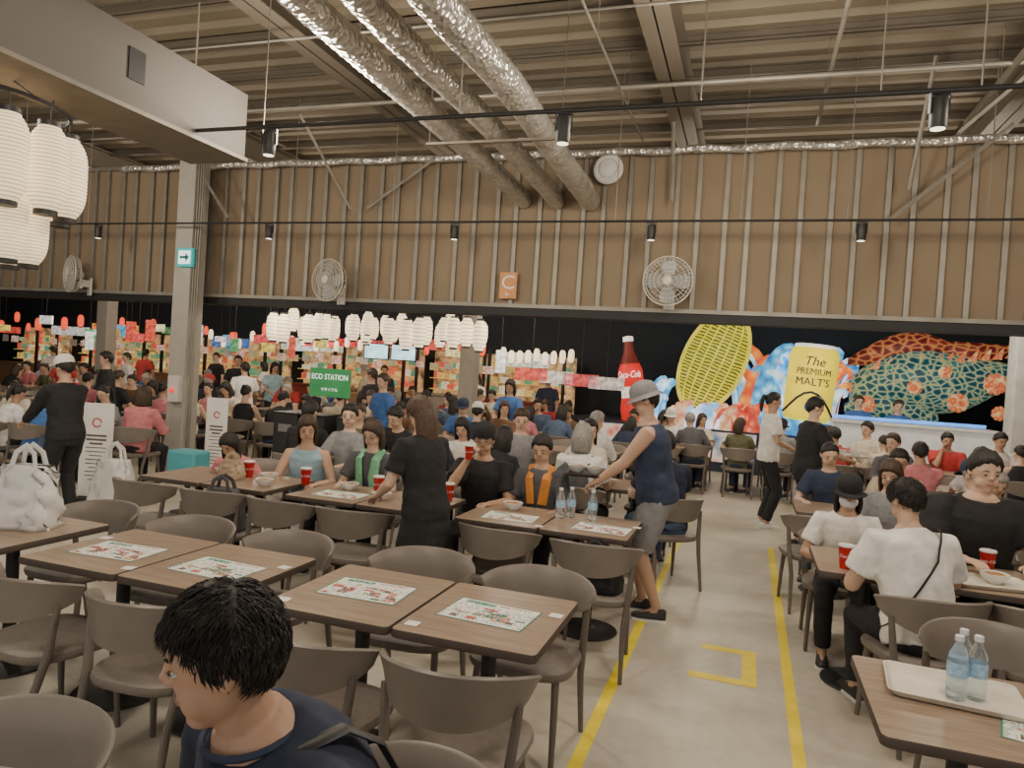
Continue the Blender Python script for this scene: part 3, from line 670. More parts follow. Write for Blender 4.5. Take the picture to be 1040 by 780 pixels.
studp=Proto(mk('wall_stud',G().box((0,-.012,3.48),(.05,.006,1.80)).box((-.023,0,3.48),(.004,.03,1.80)).box((.023,0,3.48),(.004,.03,1.80)),[galv],smooth=False,label='vertical galvanized steel stud on the tan wall',cat='stud',group='galvanized wall studs'))
k=0
while x<7.3:
    studp.put((x,8.395,0)); k+=1; x+=.303 if k%2 else .24
colm=mat('column_grey_beige',(.40,.375,.33),.6,var=.06)
def column(x,y,w,h,lab,m=colm):
    g=G(); g.box((0,0,h/2),(w,w,h)); g.box((0,0,.02),(w+.1,w+.1,.04)); g.box((0,0,h-.02),(w+.06,w+.06,.04))
    return mk('column',g,[m],smooth=False,loc=(x,y,0),label=lab,cat='column',bevel=.006)
column(-7.50,8.10,.28,4.6,'square pale grey steel column standing before the tan wall')
column(-5.2,13.05,.3,5.0,'square beige column in the rear dining hall'); column(-14.4,13.05,.3,5.0,'square beige column in the rear dining hall')
column(4.22,13.6,.42,5.0,'white square column beside the counter',mat('column_white',(.6,.6,.57),.6))
g=G().box((0,0,0),(.17,.1,.36)); eb=mk('electrical_box',g,[mat('box_grey',(.66,.64,.6),.5)],smooth=False,loc=(-7.46,7.91,1.22),label='pale electrical box with red lamp on a column',cat='electrical box',bevel=.008)
mk('indicator_lamp',G().ell((0,-.06,-.02),(.038,.02,.038)),[mat('lamp_red',(.85,.04,.03),.3,emit=1.0)],parent=eb)
for dx in (.02,.06,.1): mk('conduit_pipe',G().tube([(-7.34+dx,7.98,.1 if dx>.03 else 1.4),(-7.34+dx,7.98,4.3)],.012,8),[galv],label='thin conduit running up a column',cat='pipe',group='conduit pipes on the column')
soffm=mat('bulkhead_grey',(.115,.105,.095),.7,var=.05,scale=1)
so=mk('bulkhead',G().box((-4.50,1.06,3.69),(.56,8.1,.54)),[soffm],smooth=False,label='long grey ceiling bulkhead box hung from the roof',cat='bulkhead')
mk('edge_trim',G().box((-4.50,1.06,3.41),(.60,8.14,.03)),[mat('bulk_trim',(.20,.178,.145),.6)],parent=so,smooth=False)
mk('hatch',G().box((-4.215,3.95,3.72),(.01,.14,.22)),[darkb],parent=so,smooth=False)
for yy in (0,2.4,4.8): mk('hanger_rod',G().tube([(-4.5,yy,3.95),(-4.5,yy,4.62)],.008,6),[galv],parent=so)
def foilmat():
    m=mat('duct_foil',(.70,.68,.63),.30,.7,var=.2,scale=5)
    nt=m.node_tree; L=nt.links; b=nt.nodes['Principled BSDF']; tc=nt.nodes['Texture Coordinate']
    vo=nt.nodes.new('ShaderNodeTexVoronoi'); vo.inputs['Scale'].default_value=26; L.new(tc.outputs['Object'],vo.inputs['Vector'])
    bp=nt.nodes.new('ShaderNodeBump'); bp.inputs['Strength'].default_value=.9; bp.inputs['Distance'].default_value=.02
    L.new(vo.outputs['Distance'],bp.inputs['Height']); L.new(bp.outputs['Normal'],b.inputs['Normal']); return m
foil=foilmat()
def duct(x,x1,r,lab):
    pts=[];rs=[]; N=260
    for i in range(N+1):
        t=i/N; y=-2.5+(8.38+2.5)*t
        pts.append((x+(x1-x)*t+.02*math.sin(t*23+x),y,3.92+.02*math.sin(t*17+x*3)-(.08*max(0,t-.85)/.15))); rs.append(r*(1+(.03 if i%2 else -.03)+.05*noise.noise(V((i*.25,x,0)))))
    return mk('flexible_duct',G().tube(pts,rs,20),[foil],label=lab,cat='duct',group='silver foil flexible ducts',ang=60)
duct(-2.68,-2.78,.105,'silver foil flexible air duct under the roof'); duct(-2.30,-2.36,.10,'silver foil flexible air duct under the roof'); duct(-1.80,-1.95,.12,'silver foil flexible air duct under the roof')
for yy in (1.2,3.3,6.0):
    g=G().box((-2.3,yy,3.78),(1.3,.03,.02))
    for xx in (-2.92,-1.68): g.tube([(xx,yy,3.78),(xx,yy,5.05)],.005,6)
    mk('duct_support',g,[beamm],smooth=False,label='steel trapeze hanger carrying the ducts',cat='bracket',group='duct hangers')
pts=[(-9+i*.1,8.26,4.36+.008*math.sin(i*.7)) for i in range(150)]
mk('insulated_pipe',G().tube(pts,[.045+.004*math.sin(i*1.3) for i in range(150)],12),[foil],label='foil-wrapped pipe running along the wall top',cat='pipe',ang=180)
for (a,b_,r0) in (((-12,6.9,4.55),(7,6.9,4.55),.022),((-12,2.2,4.6),(7,2.2,4.6),.018),((-3.5,-2,4.55),(-3.5,8.2,4.55),.02),((.5,-2,4.6),(.5,8.3,4.6),.02),((-6.2,-2,4.6),(-6.2,8.3,4.6),.018),((-12,5.3,4.5),(7,5.3,4.5),.012),((-1.35,-2,4.5),(-1.35,8.3,4.5),.012),((1.9,-2,4.55),(1.9,8.3,4.55),.03)):
    o=mk('service_pipe',G().tube([a,b_],r0,8),[galv],label='slim service pipe running under the roof',cat='pipe',group='service pipes under the roof')
    for t in (.15,.3,.45,.6,.75,.9):
        p=V(a).lerp(V(b_),t); mk('hanger_rod',G().tube([p,V((p.x,p.y,5.05))],.004,4),[galv],parent=o)
def rail(y,z,x0,x1,drops,r):
    o=mk('lighting_rail',G().tube([(x0,y,z),(x1,y,z)],r,8),[blackm],label='black ceiling rail carrying spotlights',cat='rail')
    for i,x in enumerate(drops): mk('hanger_wire',G().tube([(x,y,z),(x,y,5.05)],.005,5),[galv],parent=o)
rail(4.55,3.47,-4.22,4.0,[-3.6,-2.0,-.4,.6,1.1,2.0],.016)
rail(7.75,3.45,-10.5,5.0,[-9,-7.0,-5.6,-4.2,-1.5,-.2,.8,2.0],.013)
sr=empty('spotlight',label='black cylindrical spotlight hanging from a rail',cat='spotlight',group='black rail spotlights')
mk('housing',G().lathe([(.052,-.24),(.055,-.235),(.055,-.05),(.05,-.035),(.02,-.03)],20),[blackm],parent=sr)
mk('lamp_lens',G().lathe([(.046,-.243),(.046,-.241)],16),[mat('lens_warm',(1,.85,.6),.3,emit=3)],parent=sr)
mk('bracket',G().box((.062,0,-.08),(.008,.03,.13)).box((-.062,0,-.08),(.008,.03,.13)).box((0,0,-.012),(.13,.03,.008)),[blackm],parent=sr,smooth=False)
SPT=Proto(sr)
for x in (-3.54,-1.26,.90): SPT.put((x,4.55,3.46),20,scale=.85)
for x in (-8.8,-5.95,-3.38,-1.10,.94): SPT.put((x,7.75,3.44),10,scale=.8)
bracem=mat('brace_light',(.36,.335,.29),.5,.3)
for a,b_ in (((-3.9,8.2,4.35),(-4.85,8.25,3.75)),((-3.35,8.2,4.35),(-2.7,8.2,3.80)),((2.25,8.1,4.45),(1.25,8.2,3.55)),((1.45,7.6,4.95),(1.4,8.15,3.85)),((2.3,5.5,4.6),(1.6,7.2,4.1)),((-5.2,7.2,4.6),(-5.0,8.1,3.7)),((-7.4,8.0,4.3),(-6.9,8.1,3.6)),((-1.0,8.1,4.9),(-.95,8.1,3.75))):
    mk('diagonal_brace',G().tube([a,b_],.02,4),[bracem],smooth=False,label='light steel brace angled between roof and wall',cat='brace',group='light steel braces')
vr=empty('wall_vent',(-1.72,8.30,4.17),'round white vent cap on the wall','vent')
mk('vent_ring',G().lathe([(.17,.0),(.175,.03),(.15,.05),(.12,.05),(.115,.03)],28,M4=Matrix.Rotation(PI/2,4,'X')),[whitep],parent=vr)
mk('vent_core',G().lathe([(.10,.0),(.10,.06),(.02,.075)],24,M4=Matrix.Rotation(PI/2,4,'X')),[whitep],parent=vr)
fanw=mat('fan_cream',(.60,.57,.50),.4)
fr=empty('wall_fan',label='cream wall-mounted fan with wire guard',cat='fan',group='wall-mounted fans')
g=G()
for rr0,yy in ((.27,-.05),(.24,-.075),(.20,-.088),(.15,-.096),(.10,-.1),(.05,-.1),(.25,.03),(.18,.045)):
    g.tube([V((rr0*math.cos(a),yy,rr0*math.sin(a))) for a in [2*PI*i/32 for i in range(33)]],.0035 if rr0<.26 else .008,5,cap=False)
for i in range(36):
    a=2*PI*i/36; c,s=math.cos(a),math.sin(a)
    g.tube([(.05*c,-.1,.05*s),(.15*c,-.096,.15*s),(.24*c,-.075,.24*s),(.27*c,-.05,.27*s),(.25*c,.03,.25*s),(.1*c,.06,.1*s)],.0022,4,cap=False)
mk('fan_guard',g,[fanw],parent=fr)
g=G(); g.ell((0,-.03,0),(.045,.03,.045))
for i in range(4):
    R=Matrix.Rotation(2*PI*i/4,4,'Y')
    g.loft([[R@V((x0,-.03+dy,z)) for x0,dy in ((-w_,.02),(-w_/2,.008),(w_*.6,-.012),(w_,-.02),(w_*.6,-.008),(-w_/2,.012))] for z,w_ in ((.03,.03),(.1,.07),(.18,.085),(.23,.06))])
mk('fan_blades',g,[mat('fan_blade',(.35,.36,.36),.3)],parent=fr)
mk('motor',G().lathe([(.05,.0),(.065,.02),(.065,.1),(.04,.13)],20,M4=Matrix.Rotation(-PI/2,4,'X')),[fanw],parent=fr)
mk('wall_bracket',G().box((0,.16,-.12),(.09,.14,.1)).box((0,.1,-.1),(.04,.04,.2)).box((0,.22,-.16),(.12,.03,.26)),[fanw],parent=fr,smooth=False)
mk('hub_cap',G().lathe([(.05,.0),(.045,.012),(.01,.015)],20,M4=Matrix.Translation((0,-.1,0))@Matrix.Rotation(PI/2,4,'X')),[fanw],parent=fr)
FAN=Proto(fr)
for x,z,a in ((-5.25,2.78,-12),(-.93,2.86,0),(-9.65,2.78,-25),(3.1,2.86,0)): FAN.put((x,8.12,z),a)
sg=mk('letter_sign',G().box((0,0,0),(.22,.015,.32)),[mat('sign_orange',(.62,.26,.08),.5)],smooth=False,loc=(-2.88,8.34,2.80),label='orange sign board with white letter C on the wall',cat='sign')
text('C',.24,whitep,sg,(0,-.009,.03),sx=1.1); text('←',.09,whitep,sg,(0,-.009,-.11))
tealm=mat('arrow_teal',(.0,.42,.40),.5,emit=.6)
sg=mk('exit_sign',G().box((0,0,0),(.25,.05,.25)),[tealm],smooth=False,loc=(-7.41,7.92,3.02),label='illuminated teal and white arrow sign on the column',cat='sign',bevel=.005)
mk('sign_face',G().box((0,-.026,0),(.20,.004,.18)),[mat('sign_face_white',(.8,.95,.92),.4,emit=1.0,var=.02)],parent=sg,smooth=False)
mk('arrow',G().box((-.02,-.030,0),(.11,.004,.035)).add([(.02,-.032,.06),(.08,-.032,0),(.02,-.032,-.06),(.02,-.028,.06),(.08,-.028,0),(.02,-.028,-.06)],[(0,2,1),(3,4,5),(0,1,4,3),(1,2,5,4),(2,0,3,5)]),[mat('arrow_green',(.0,.2,.16),.5)],parent=sg,smooth=False)
es=empty('sign_stand',(-5.05,7.95,0),'green recycling station sign above dark bins','sign stand')
mk('sign_panel',G().box((0,0,1.46),(.58,.03,.36)),[mat('sign_green',(.04,.27,.09),.5,emit=.2)],parent=es,smooth=False)
text('ECO STATION',.098,mat('sign_lettering',(.95,.97,.9),.5,emit=.8),es,(0,-.018,1.53),sx=.84); text('リサイクル',.05,mat('sign_lettering',(.85,.88,.8)),es,(0,-.018,1.37))
for s in (-1,1): mk('post',G().tube([(s*.22,.02,0),(s*.22,.02,1.6)],.012,8),[blackm],parent=es)
for i,x in enumerate((-5.75,-5.35,-4.8)):
    g=G().box((0,0,.5),(.36,.42,1.0)).box((0,0,1.015),(.38,.44,.03))
    o=mk('waste_bin',g,[blackm],smooth=False,loc=(x,8.25,0),label='dark waste bin unit at the recycling station',cat='waste bin',bevel=.01,group='dark waste bins')
    mk('bin_opening',G().box((0,-.212,.82),(.2,.01,.1)),[mat('bin_open',(.2,.2,.2),.5)],parent=o,smooth=False)
def banner(x,y,deg,wd,h,lab):
    r=empty('banner_stand',(x,y,0),lab,'banner'); r.rotation_euler=(0,0,rad(deg))
    mk('panel',G().box((0,0,.05+h/2),(wd,.01,h)),[pw],parent=r,smooth=False); mk('foot',G().box((0,0,.02),(wd,.2,.04)),[blackm],parent=r,smooth=False)
    mk('emblem',G().tube([V((wd*.13*math.cos(a),-.008,h*.84+wd*.13*math.sin(a))) for a in [2*PI*i/20 for i in range(19)]],.008,6),[pr_],parent=r)
    g=G()
    for i in range(12): g.box((0,-.007,h*.70-i*.045),(wd*.62*(1-.35*((i*7)%3==2)),.002,.010 if i>2 else .022),0)
    mk('print_lines',g,[pd],parent=r,smooth=False)
banner(-6.68,7.85,10,.30,1.1,'narrow white banner with red emblem near the column'); banner(-6.9,6.2,20,.36,1.05,'white standing banner with red emblem beside the vendor')
tape=mat('tape_yellow',(.92,.72,.03),.5,var=.10,scale=8)
for x,y0,y1 in ((-.63,2.2,10.6),(.34,2.2,8.4)):
    mk('floor_tape',G().box((x,(y0+y1)/2,.0012),(.062,y1-y0,.002)),[tape],smooth=False,label='yellow tape line along the aisle floor',cat='floor tape',group='yellow aisle tape lines')
mk('floor_tape',G().box((-.015,4.98,.0012),(.34,.085,.002)).box((.115,4.73,.0014),(.085,.58,.002)).box((-.04,4.47,.0016),(.39,.085,.002)),[tape],smooth=False,label='yellow tape bracket marking on the aisle floor',cat='floor tape')
# ---------------------------------------------------------------- lanterns
def lanmat(n,c,e,ribs):
    m=bpy.data.materials.new(n); m.use_nodes=True; nt=m.node_tree; b=nt.nodes['Principled BSDF']; L=nt.links
    tc=nt.nodes.new('ShaderNodeTexCoord'); wv=nt.nodes.new('ShaderNodeTexWave'); wv.bands_direction='Z'; wv.inputs['Scale'].default_value=ribs
    cr=nt.nodes.new('ShaderNodeValToRGB'); cr.color_ramp.elements[0].position=.0; cr.color_ramp.elements[1].position=.45
    cr.color_ramp.elements[0].color=[x*.45 for x in c]+[1]; cr.color_ramp.elements[1].color=(*c,1)
    L.new(tc.outputs['Object'],wv.inputs['Vector']); L.new(wv.outputs['Fac'],cr.inputs['Fac']); L.new(cr.outputs['Color'],b.inputs['Base Color']); L.new(cr.outputs['Color'],b.inputs['Emission Color'])
    b.inputs['Emission Strength'].default_value=e; b.inputs['Roughness'].default_value=.7; return m
lanm=lanmat('lantern_paper',(.95,.78,.52),.85,11.5); lanf=lanmat('lantern_paper_far',(1,.82,.54),1.4,4); lanr=mat('lantern_red',(.9,.10,.04),.7,emit=1.1,var=.1)
def lant(m,lab,grp,big=True):
    r=empty('paper_lantern',label=lab,cat='lantern',group=grp); pr=[(.075,-.30)]
    N=44 if big else 8
    for i in range(N+1):
        t=i/N; z=-.28+.56*t; rr0=.145*(1-(abs(2*t-1))**4*.42); pr.append((rr0*(1 if i%2 else .955),z))
    pr.append((.075,.30))
    mk('lantern_shade',G().lathe(pr,24 if big else 12),[m],parent=r,ang=180)
    mk('top_ring',G().lathe([(.08,.295),(.08,.33),(.07,.33)],20).tube([(0,0,.33),(0,0,.45)],.004,5),[blackm],parent=r)
    mk('bottom_ring',G().lathe([(.07,-.33),(.08,-.33),(.08,-.295)],20),[blackm],parent=r)
    return Proto(r)
LN=lant(lanm,'ribbed cream paper lantern glowing under the bulkhead','cream paper lanterns under the bulkhead')
cx,cy=-4.86,3.35
lr=mk('lantern_ring',G().tube([(cx+.50*math.cos(a),cy+.50*math.sin(a),3.27) for a in [2*PI*i/32 for i in range(33)]],.014,8,cap=False),[blackm],label='black steel ring carrying paper lanterns',cat='lantern frame')
mk('lower_ring',G().tube([(cx+.30*math.cos(a),cy+.30*math.sin(a),2.86) for a in [2*PI*i/32 for i in range(33)]],.010,8,cap=False),[blackm],parent=lr)
for a in (0,1.6,4.7): mk('hanger_rod',G().tube([(cx+.50*math.cos(a),cy+.50*math.sin(a),3.27),(-4.60,cy+.3*math.sin(a),3.41)],.006,6),[blackm],parent=lr)
for i in range(12):
    a=2*PI*i/12+.2; LN.put((cx+.50*math.cos(a),cy+.50*math.sin(a),2.86),scale=(.86,.86,.90))
for i in range(7):
    a=2*PI*i/7; LN.put((cx+.30*math.cos(a),cy+.30*math.sin(a),2.50),scale=(.78,.78,.80))
LF=lant(lanf,'white paper lantern glowing over the rear dining hall','white paper lanterns in the rear hall',False); LR=lant(lanr,'red paper lantern hanging before the stalls','red paper lanterns',False)
for j,(y,z) in enumerate(((10.6,2.33),(11.2,2.38),(11.85,2.40))):
    x0,x1=-.745*y,-.365*y; nn_=13
    for i in range(nn_):
        zz=z+random.uniform(-.10,.07); sc_=random.choice([.62,.72,.8])
        LF.put((x0+(x1-x0)*(i+.5*(j%2))/nn_+random.uniform(-.07,.07),y+random.uniform(-.12,.12),zz),scale=sc_)
    mk('lantern_rail',G().tube([(x0-.2,y,z+.42),(x1+.2,y,z+.42)],.012,6).tube([(x0,y,z+.42),(x0,y,5.05)],.006,5).tube([(x1,y,z+.42),(x1,y,5.05)],.006,5),[blackm],label='black rail carrying white paper lanterns',cat='rail',group='rear lantern rails')
for i in range(9): LF.put((-5.4+i*.2,15.6,2.12+random.uniform(-.06,.06)),scale=.5)
for i in range(26): LR.put((-21.5+i*.62+random.uniform(-.2,.2),16.2+random.uniform(-1.2,.2),2.25+random.uniform(-.2,.2)),scale=random.choice([.4,.5,.6]))
for i in range(14): LF.put((-14.6+i*.42+random.uniform(-.1,.1),15.75,2.3-random.uniform(0,.3)),scale=.45)
# ---------------------------------------------------------------- rear stalls
stc=[(.6,.08,.05),(.8,.72,.6),(.65,.36,.06),(.08,.22,.10),(.06,.14,.38),(.75,.68,.5),(.5,.04,.04)]
goods_glow=mat('stall_goods_glow',(.42,.27,.13),.6,emit=.55,var=.85,scale=5)  # blotchy back panel; its warm emission stands in for stall lighting
shelfm=[mat('shelf_goods_glow%d'%i,c,.6,emit=.5,var=.4,scale=20) for i,c in enumerate(((.7,.15,.08),(.8,.7,.5),(.15,.35,.2),(.75,.5,.15)))]  # shelf goods given their own glow, as if lit by the stall
for i in range(9):
    yy=17.2+(.6 if i%2 else 0); x=-22.5+i*2.15
    r=empty('food_stall',(x,yy,0),'lit food stall with coloured signboard and counter','food stall',group='food stalls along the rear wall')
    mk('counter',G().box((0,-.3,.5),(2.0,.6,1.0)).box((0,-.3,1.02),(2.06,.68,.04)),[mat('stall_counter%d'%(i%3),[(.25,.14,.07),(.35,.3,.25),(.25,.04,.03)][i%3],.6)],parent=r,smooth=False)
    mk('signboard',G().box((.1*(i%3)-.1,-.5,2.05+.09*((i*5)%4)),(1.2+.25*((i*3)%4),.1,.20+.07*(i%3))),[mat('stall_sign%d'%(i%7),stc[i%7],.5,emit=.7,var=.6,scale=9)],parent=r,smooth=False)
    mk('back_panel',G().box((0,.9,1.1),(2.1,.05,2.2)),[goods_glow],parent=r,smooth=False)
    g=G(); rq=random.Random(i)
    for zz in (1.15,1.45,1.75):
        xx=-.9
        while xx<.85:
            w_=rq.uniform(.08,.26); h_=rq.uniform(.08,.22); g.box((xx+w_/2,.62,zz+h_/2),(w_*.85,.2,h_),rq.randrange(4)); xx+=w_
        g.box((0,.65,zz-.01),(2.0,.35,.02),3)
    mk('shelf_display',g,shelfm,parent=r,smooth=False)
    g=G()
    for q in range(5): g.box((-.82+q*.41,-.56,1.74+.06*rq.random()),(.22+.08*rq.random(),.01,.15+.08*rq.random()),q%3)
    mk('menu_boards',g,[vmat('menu_print',[(.8,.75,.6),(.5,.1,.05),(.8,.8,.7)],14,.6,(1,1,3)),vmat('menu_print2',[(.9,.85,.8),(.15,.3,.15),(.7,.3,.1)],18,.6,(1,1,3)),pw],parent=r,smooth=False)
    for s in (-1,1): mk('post',G().box((s*1.03,-.3,1.15),(.07,.07,2.3)),[blackm],parent=r,smooth=False)
rs_=random.Random(21)
for i in range(34):
    yy=rs_.uniform(12.6,16.0); x=-rs_.uniform(.32,1.36)*yy; z=rs_.uniform(1.85,2.36); wd_=rs_.uniform(.25,.7); h_=rs_.uniform(.14,.34)
    if i%4==0: wd_,h_=.22,.5
    if abs(yy-13.05)<.3: yy=13.6
    if -.56<x/yy<-.44: continue
    o=mk('hanging_sign',G().box((0,0,0),(wd_,.05,h_)),[mat('hs%d'%(i%8),[(.75,.1,.06),(.85,.8,.65),(.8,.5,.1),(.1,.35,.55),(.85,.82,.75),(.7,.08,.08),(.1,.3,.14),(.8,.6,.3)][i%8],.7,emit=.8,var=.6,scale=14)],smooth=False,loc=(x,yy,z),R=(0,0,rs_.uniform(-.5,.5)),label='small lit signboard hanging above the crowd',cat='sign',group='small hanging signboards')
    mk('hanger_rod',G().tube([(0,0,h_/2),(0,0,5.05-z)],.006,5),[blackm],parent=o)
for x,z in ((-7.05,1.98),(-6.45,1.98)):
    o=mk('display_screen',G().box((0,0,0),(.55,.05,.32)),[blackm],smooth=False,loc=(x,12.7,z),label='lit display screen hung over the diners',cat='screen')
    mk('screen_panel',G().box((0,-.027,0),(.51,.004,.28)),[mat('screen_blue',(.45,.75,.95),.3,emit=1.6,var=.4,scale=7)],parent=o,smooth=False)
    mk('hanger_rod',G().tube([(0,0,.16),(0,0,5.05-z)],.01,6),[blackm],parent=o)
# ---------------------------------------------------------------- stage
st=mk('stage',G().box((1.4,16.9,.42),(10.2,3.6,.84)),[mat('stage_dark',(.03,.04,.07),.6)],smooth=False,label='low dark stage carrying illuminated floats',cat='stage')
mk('front_panels',G().box((-1.6,15.08,.5),(3.6,.03,.6)),[vmat('stage_front',[(.7,.08,.05),(.75,.7,.6),(.1,.2,.4)],3,.4)],parent=st,smooth=False)
ct=mk('bar_counter',G().box((2.7,14.1,.62),(2.5,.5,1.24)),[mat('counter_white',(.72,.74,.76),.4,emit=.12)],smooth=False,label='white bar counter with pale top before the stage',cat='counter')
mk('countertop',G().box((2.7,14.08,1.26),(2.55,.6,.04)),[whitep],parent=ct,smooth=False)
mk('light_strip',G().box((2.7,14.3,1.32),(2.4,.04,.06)),[mat('led_blue',(.1,.3,.8),.5,emit=1.4)],parent=ct,smooth=False)
E=lambda n,c,e=.8,v=.2,s=3:mat(n,c,.5,emit=e,var=v,scale=s)
bf=empty('bottle_lantern_float',(-2.36,15.9,.84),'giant illuminated red soft drink bottle lantern','float'); bf.rotation_euler=(0,rad(-8),0); bf.scale=(.86,.86,.97)
mk('bottle_glass',G().lathe([(.27,0),(.31,.05),(.32,.3),(.27,.55),(.26,.7),(.32,.95),(.31,1.15),(.25,1.30)],28),[E('float_red',(.62,.025,.02),.8)],parent=bf,ang=60)
mk('bottle_neck',G().lathe([(.25,1.30),(.20,1.42),(.13,1.6),(.11,1.78),(.11,1.82)],28),[E('float_darkred',(.18,.03,.02),.4)],parent=bf,ang=60)
mk('bottle_cap',G().lathe([(.13,1.81),(.135,1.83),(.13,1.92),(.02,1.94)],20),[E('float_cap',(.9,.82,.7),.8)],parent=bf)
mk('label_band',G().lathe([(.275,.52),(.266,.62),(.268,.70),(.29,.78)],24,cap=False),[E('float_cap',(.9,.85,.75))],parent=bf)
text('Coca-Cola',.21,E('float_white',(1,.95,.85),1.0),bf,(0,0,1.05),(0,0,0),.004,wrap=.325,shear=.25,sx=.75)
blu=vmat('ice_blue',[(.6,.85,1.0),(.08,.42,.8),(.02,.16,.45)],5,.9); whi=vmat('splash_white',[(.95,.97,1),(.65,.8,.95),(.15,.45,.8)],4,.9)
def splash(name,loc,sz,n,mats,lab,seed,fat=.3):
    rd=random.Random(seed); g=G()
    for i in range(n):
        ln=rd.uniform(.5,1)*sz[1]; x0=rd.uniform(-sz[0],sz[0])*.85; y0=rd.uniform(-.3,.3)
        c0=rd.choice((-1,1)); pts=[];rs=[]
        for t in range(14):
            q=t/13; ang=q*q*4.2
            pts.append((x0+c0*(.08*ln*q+.12*ln*(1-math.cos(ang))*.8),y0,ln*(q*.85)+.12*ln*math.sin(ang)-.18*ln*q**4)); r_=fat*sz[0]*(1-q)**.75*(.55+.25*ln/sz[1])+.015; rs.append((r_,r_*.8))
        g.tube(pts,rs,9,i%len(mats))
    return mk(name,g,mats,loc=loc,label=lab,cat='float',ang=50)
splash('ice_splash_float',(-1.93,16.1,.84),(.26,1.55),12,[blu,whi],'illuminated pale blue ice splash sculpture beside the bottle',4,.42)
orf=vmat('flame_orange',[(.95,.6,.15),(.85,.25,.05),(.6,.08,.03)],5,.8)
splash('wave_splash_float',(.75,16.6,.84),(1.05,2.75),52,[blu,whi,blu,whi,orf],'large illuminated blue and white wave sculpture with orange tips',5,.22)
splash('petal_wave_float',(-.6,15.5,.84),(.95,.85),34,[vmat('petal_red',[(.9,.75,.6),(.75,.12,.06),(.5,.04,.03)],6,.6),whi,vmat('petal_cream',[(.9,.8,.6),(.8,.5,.3),(.6,.2,.1)],6,.6)],'low illuminated red and cream floral wave sculpture',6,.17)
of=empty('oval_lantern_float',(-.76,15.9,2.24),'large tilted oval yellow-green ribbed lantern float','float'); of.rotation_euler=(0,rad(20),0)
ovm=bpy.data.materials.new('oval_stripes'); ovm.use_nodes=True; nt=ovm.node_tree; b=nt.nodes['Principled BSDF']; L=nt.links
tc=nt.nodes.new('ShaderNodeTexCoord'); wv=nt.nodes.new('ShaderNodeTexWave'); wv.bands_direction='Z'; wv.inputs['Scale'].default_value=4.5; wv.inputs['Distortion'].default_value=3; wv.inputs['Detail Scale'].default_value=1.5
cr=nt.nodes.new('ShaderNodeValToRGB'); cr.color_ramp.elements[0].color=(.05,.08,.008,1); cr.color_ramp.elements[1].color=(.58,.52,.04,1); cr.color_ramp.elements[0].position=.15; cr.color_ramp.elements[1].position=.7
L.new(tc.outputs['Object'],wv.inputs['Vector']); L.new(wv.outputs['Fac'],cr.inputs['Fac']); L.new(cr.outputs['Color'],b.inputs['Base Color']); L.new(cr.outputs['Color'],b.inputs['Emission Color']); b.inputs['Emission Strength'].default_value=.7
g=G(); rings=[]
for i in range(49):
    a=max(-PI/2+.06,min(PI/2-.06,-PI/2+PI*i/48)); k_=1+(.03 if i%4<2 else -.03)
    rings.append([V((.60*math.cos(a)*k_*math.cos(2*PI*j/36),.32*math.cos(a)*k_*math.sin(2*PI*j/36),1.10*math.sin(a))) for j in range(36)])
g.loft(rings); mk('oval_body',g,[ovm],parent=of,ang=180)
ry_=E('rim_yellow',(.62,.56,.06),.7)
mk('rim',G().tube([V((.63*math.cos(a),-.05,1.13*math.sin(a))) for a in [2*PI*i/40 for i in range(41)]],.045,8,cap=False),[ry_],parent=of)
for xx in (-.38,-.19,0,.19,.38): mk('ridge',G().tube([V((xx*math.cos(a)**.5,-.32*math.cos(a)*math.sqrt(max(0,1-(xx/.6)**2))-.03,1.1*math.sin(a)*.97)) for a in [rad(-80+16*i) for i in range(11)]],.018,6),[ry_],parent=of)
bg=empty('beer_can_lantern_float',(1.10,15.45,1.15),'giant illuminated yellow beer can lantern with navy lettering','float'); bg.rotation_euler=(0,rad(4),0)
mk('can_body',G().lathe([(.36,0),(.43,.05),(.45,.12),(.46,.7),(.46,1.32),(.42,1.42),(.38,1.46)],36),[E('beer_gold',(.88,.70,.03),.8,.15)],parent=bg,ang=60)
mk('can_rim',G().lathe([(.39,1.45),(.40,1.50),(.36,1.52),(.34,1.48)],36),[E('can_silver',(.8,.8,.75),.8)],parent=bg,ang=60)
nb_=mat('lettering_navy',(.01,.02,.12),.5)
text('The',.25,nb_,bg,(0,0,1.17),(0,0,0),.004,wrap=.468,shear=.2); text('PREMIUM',.175,nb_,bg,(0,0,.97),(0,0,0),.004,wrap=.468,sx=.95); text("MALT'S",.21,nb_,bg,(0,0,.77),(0,0,0),.004,wrap=.468,sx=1.0)
g=G(); g.tube([V((.466*math.sin(t),-.466*math.cos(t),.36+.22*math.cos(t*2.2))) for t in [rad(-75+15*i) for i in range(11)]],.022,8); mk('arc_emblem',g,[nb_],parent=bg)
g=G(); g.ell((0,-.45,.30),(.09,.03,.11)); mk('crest_emblem',g,[mat('crest_blue',(.05,.12,.4),.5,emit=.4)],parent=bg)
mk('plinth',G().lathe([(.44,-.31),(.44,0)],24),[blu],parent=bg)
ff=empty('fish_lantern_float',(3.25,16.3,2.05),'huge illuminated teal, red and gold sculpted fish wave float','float')
teal=vmat('fish_scales',[(.5,.42,.18),(.03,.19,.19),(.008,.05,.075)],7,.5,(1,1,1.3),'DISTANCE_TO_EDGE',end=.25)
dred=vmat('cloud_darkred',[(.5,.25,.08),(.25,.03,.025),(.09,.012,.012)],5,.45,(1,1,1.5),'DISTANCE_TO_EDGE',end=.25)
ora=vmat('fin_orange',[(.75,.38,.12),(.55,.10,.04),(.7,.5,.25)],9,.55)
def hump(pts,hs,d=.4):
    g=G(); rings=[]
    for (x,z),h in zip(pts,hs): rings.append([V((x,d*h/.6*math.cos(a),z+h*math.sin(a))) for a in [2*PI*j/20 for j in range(20)]])
    return g.loft(rings)
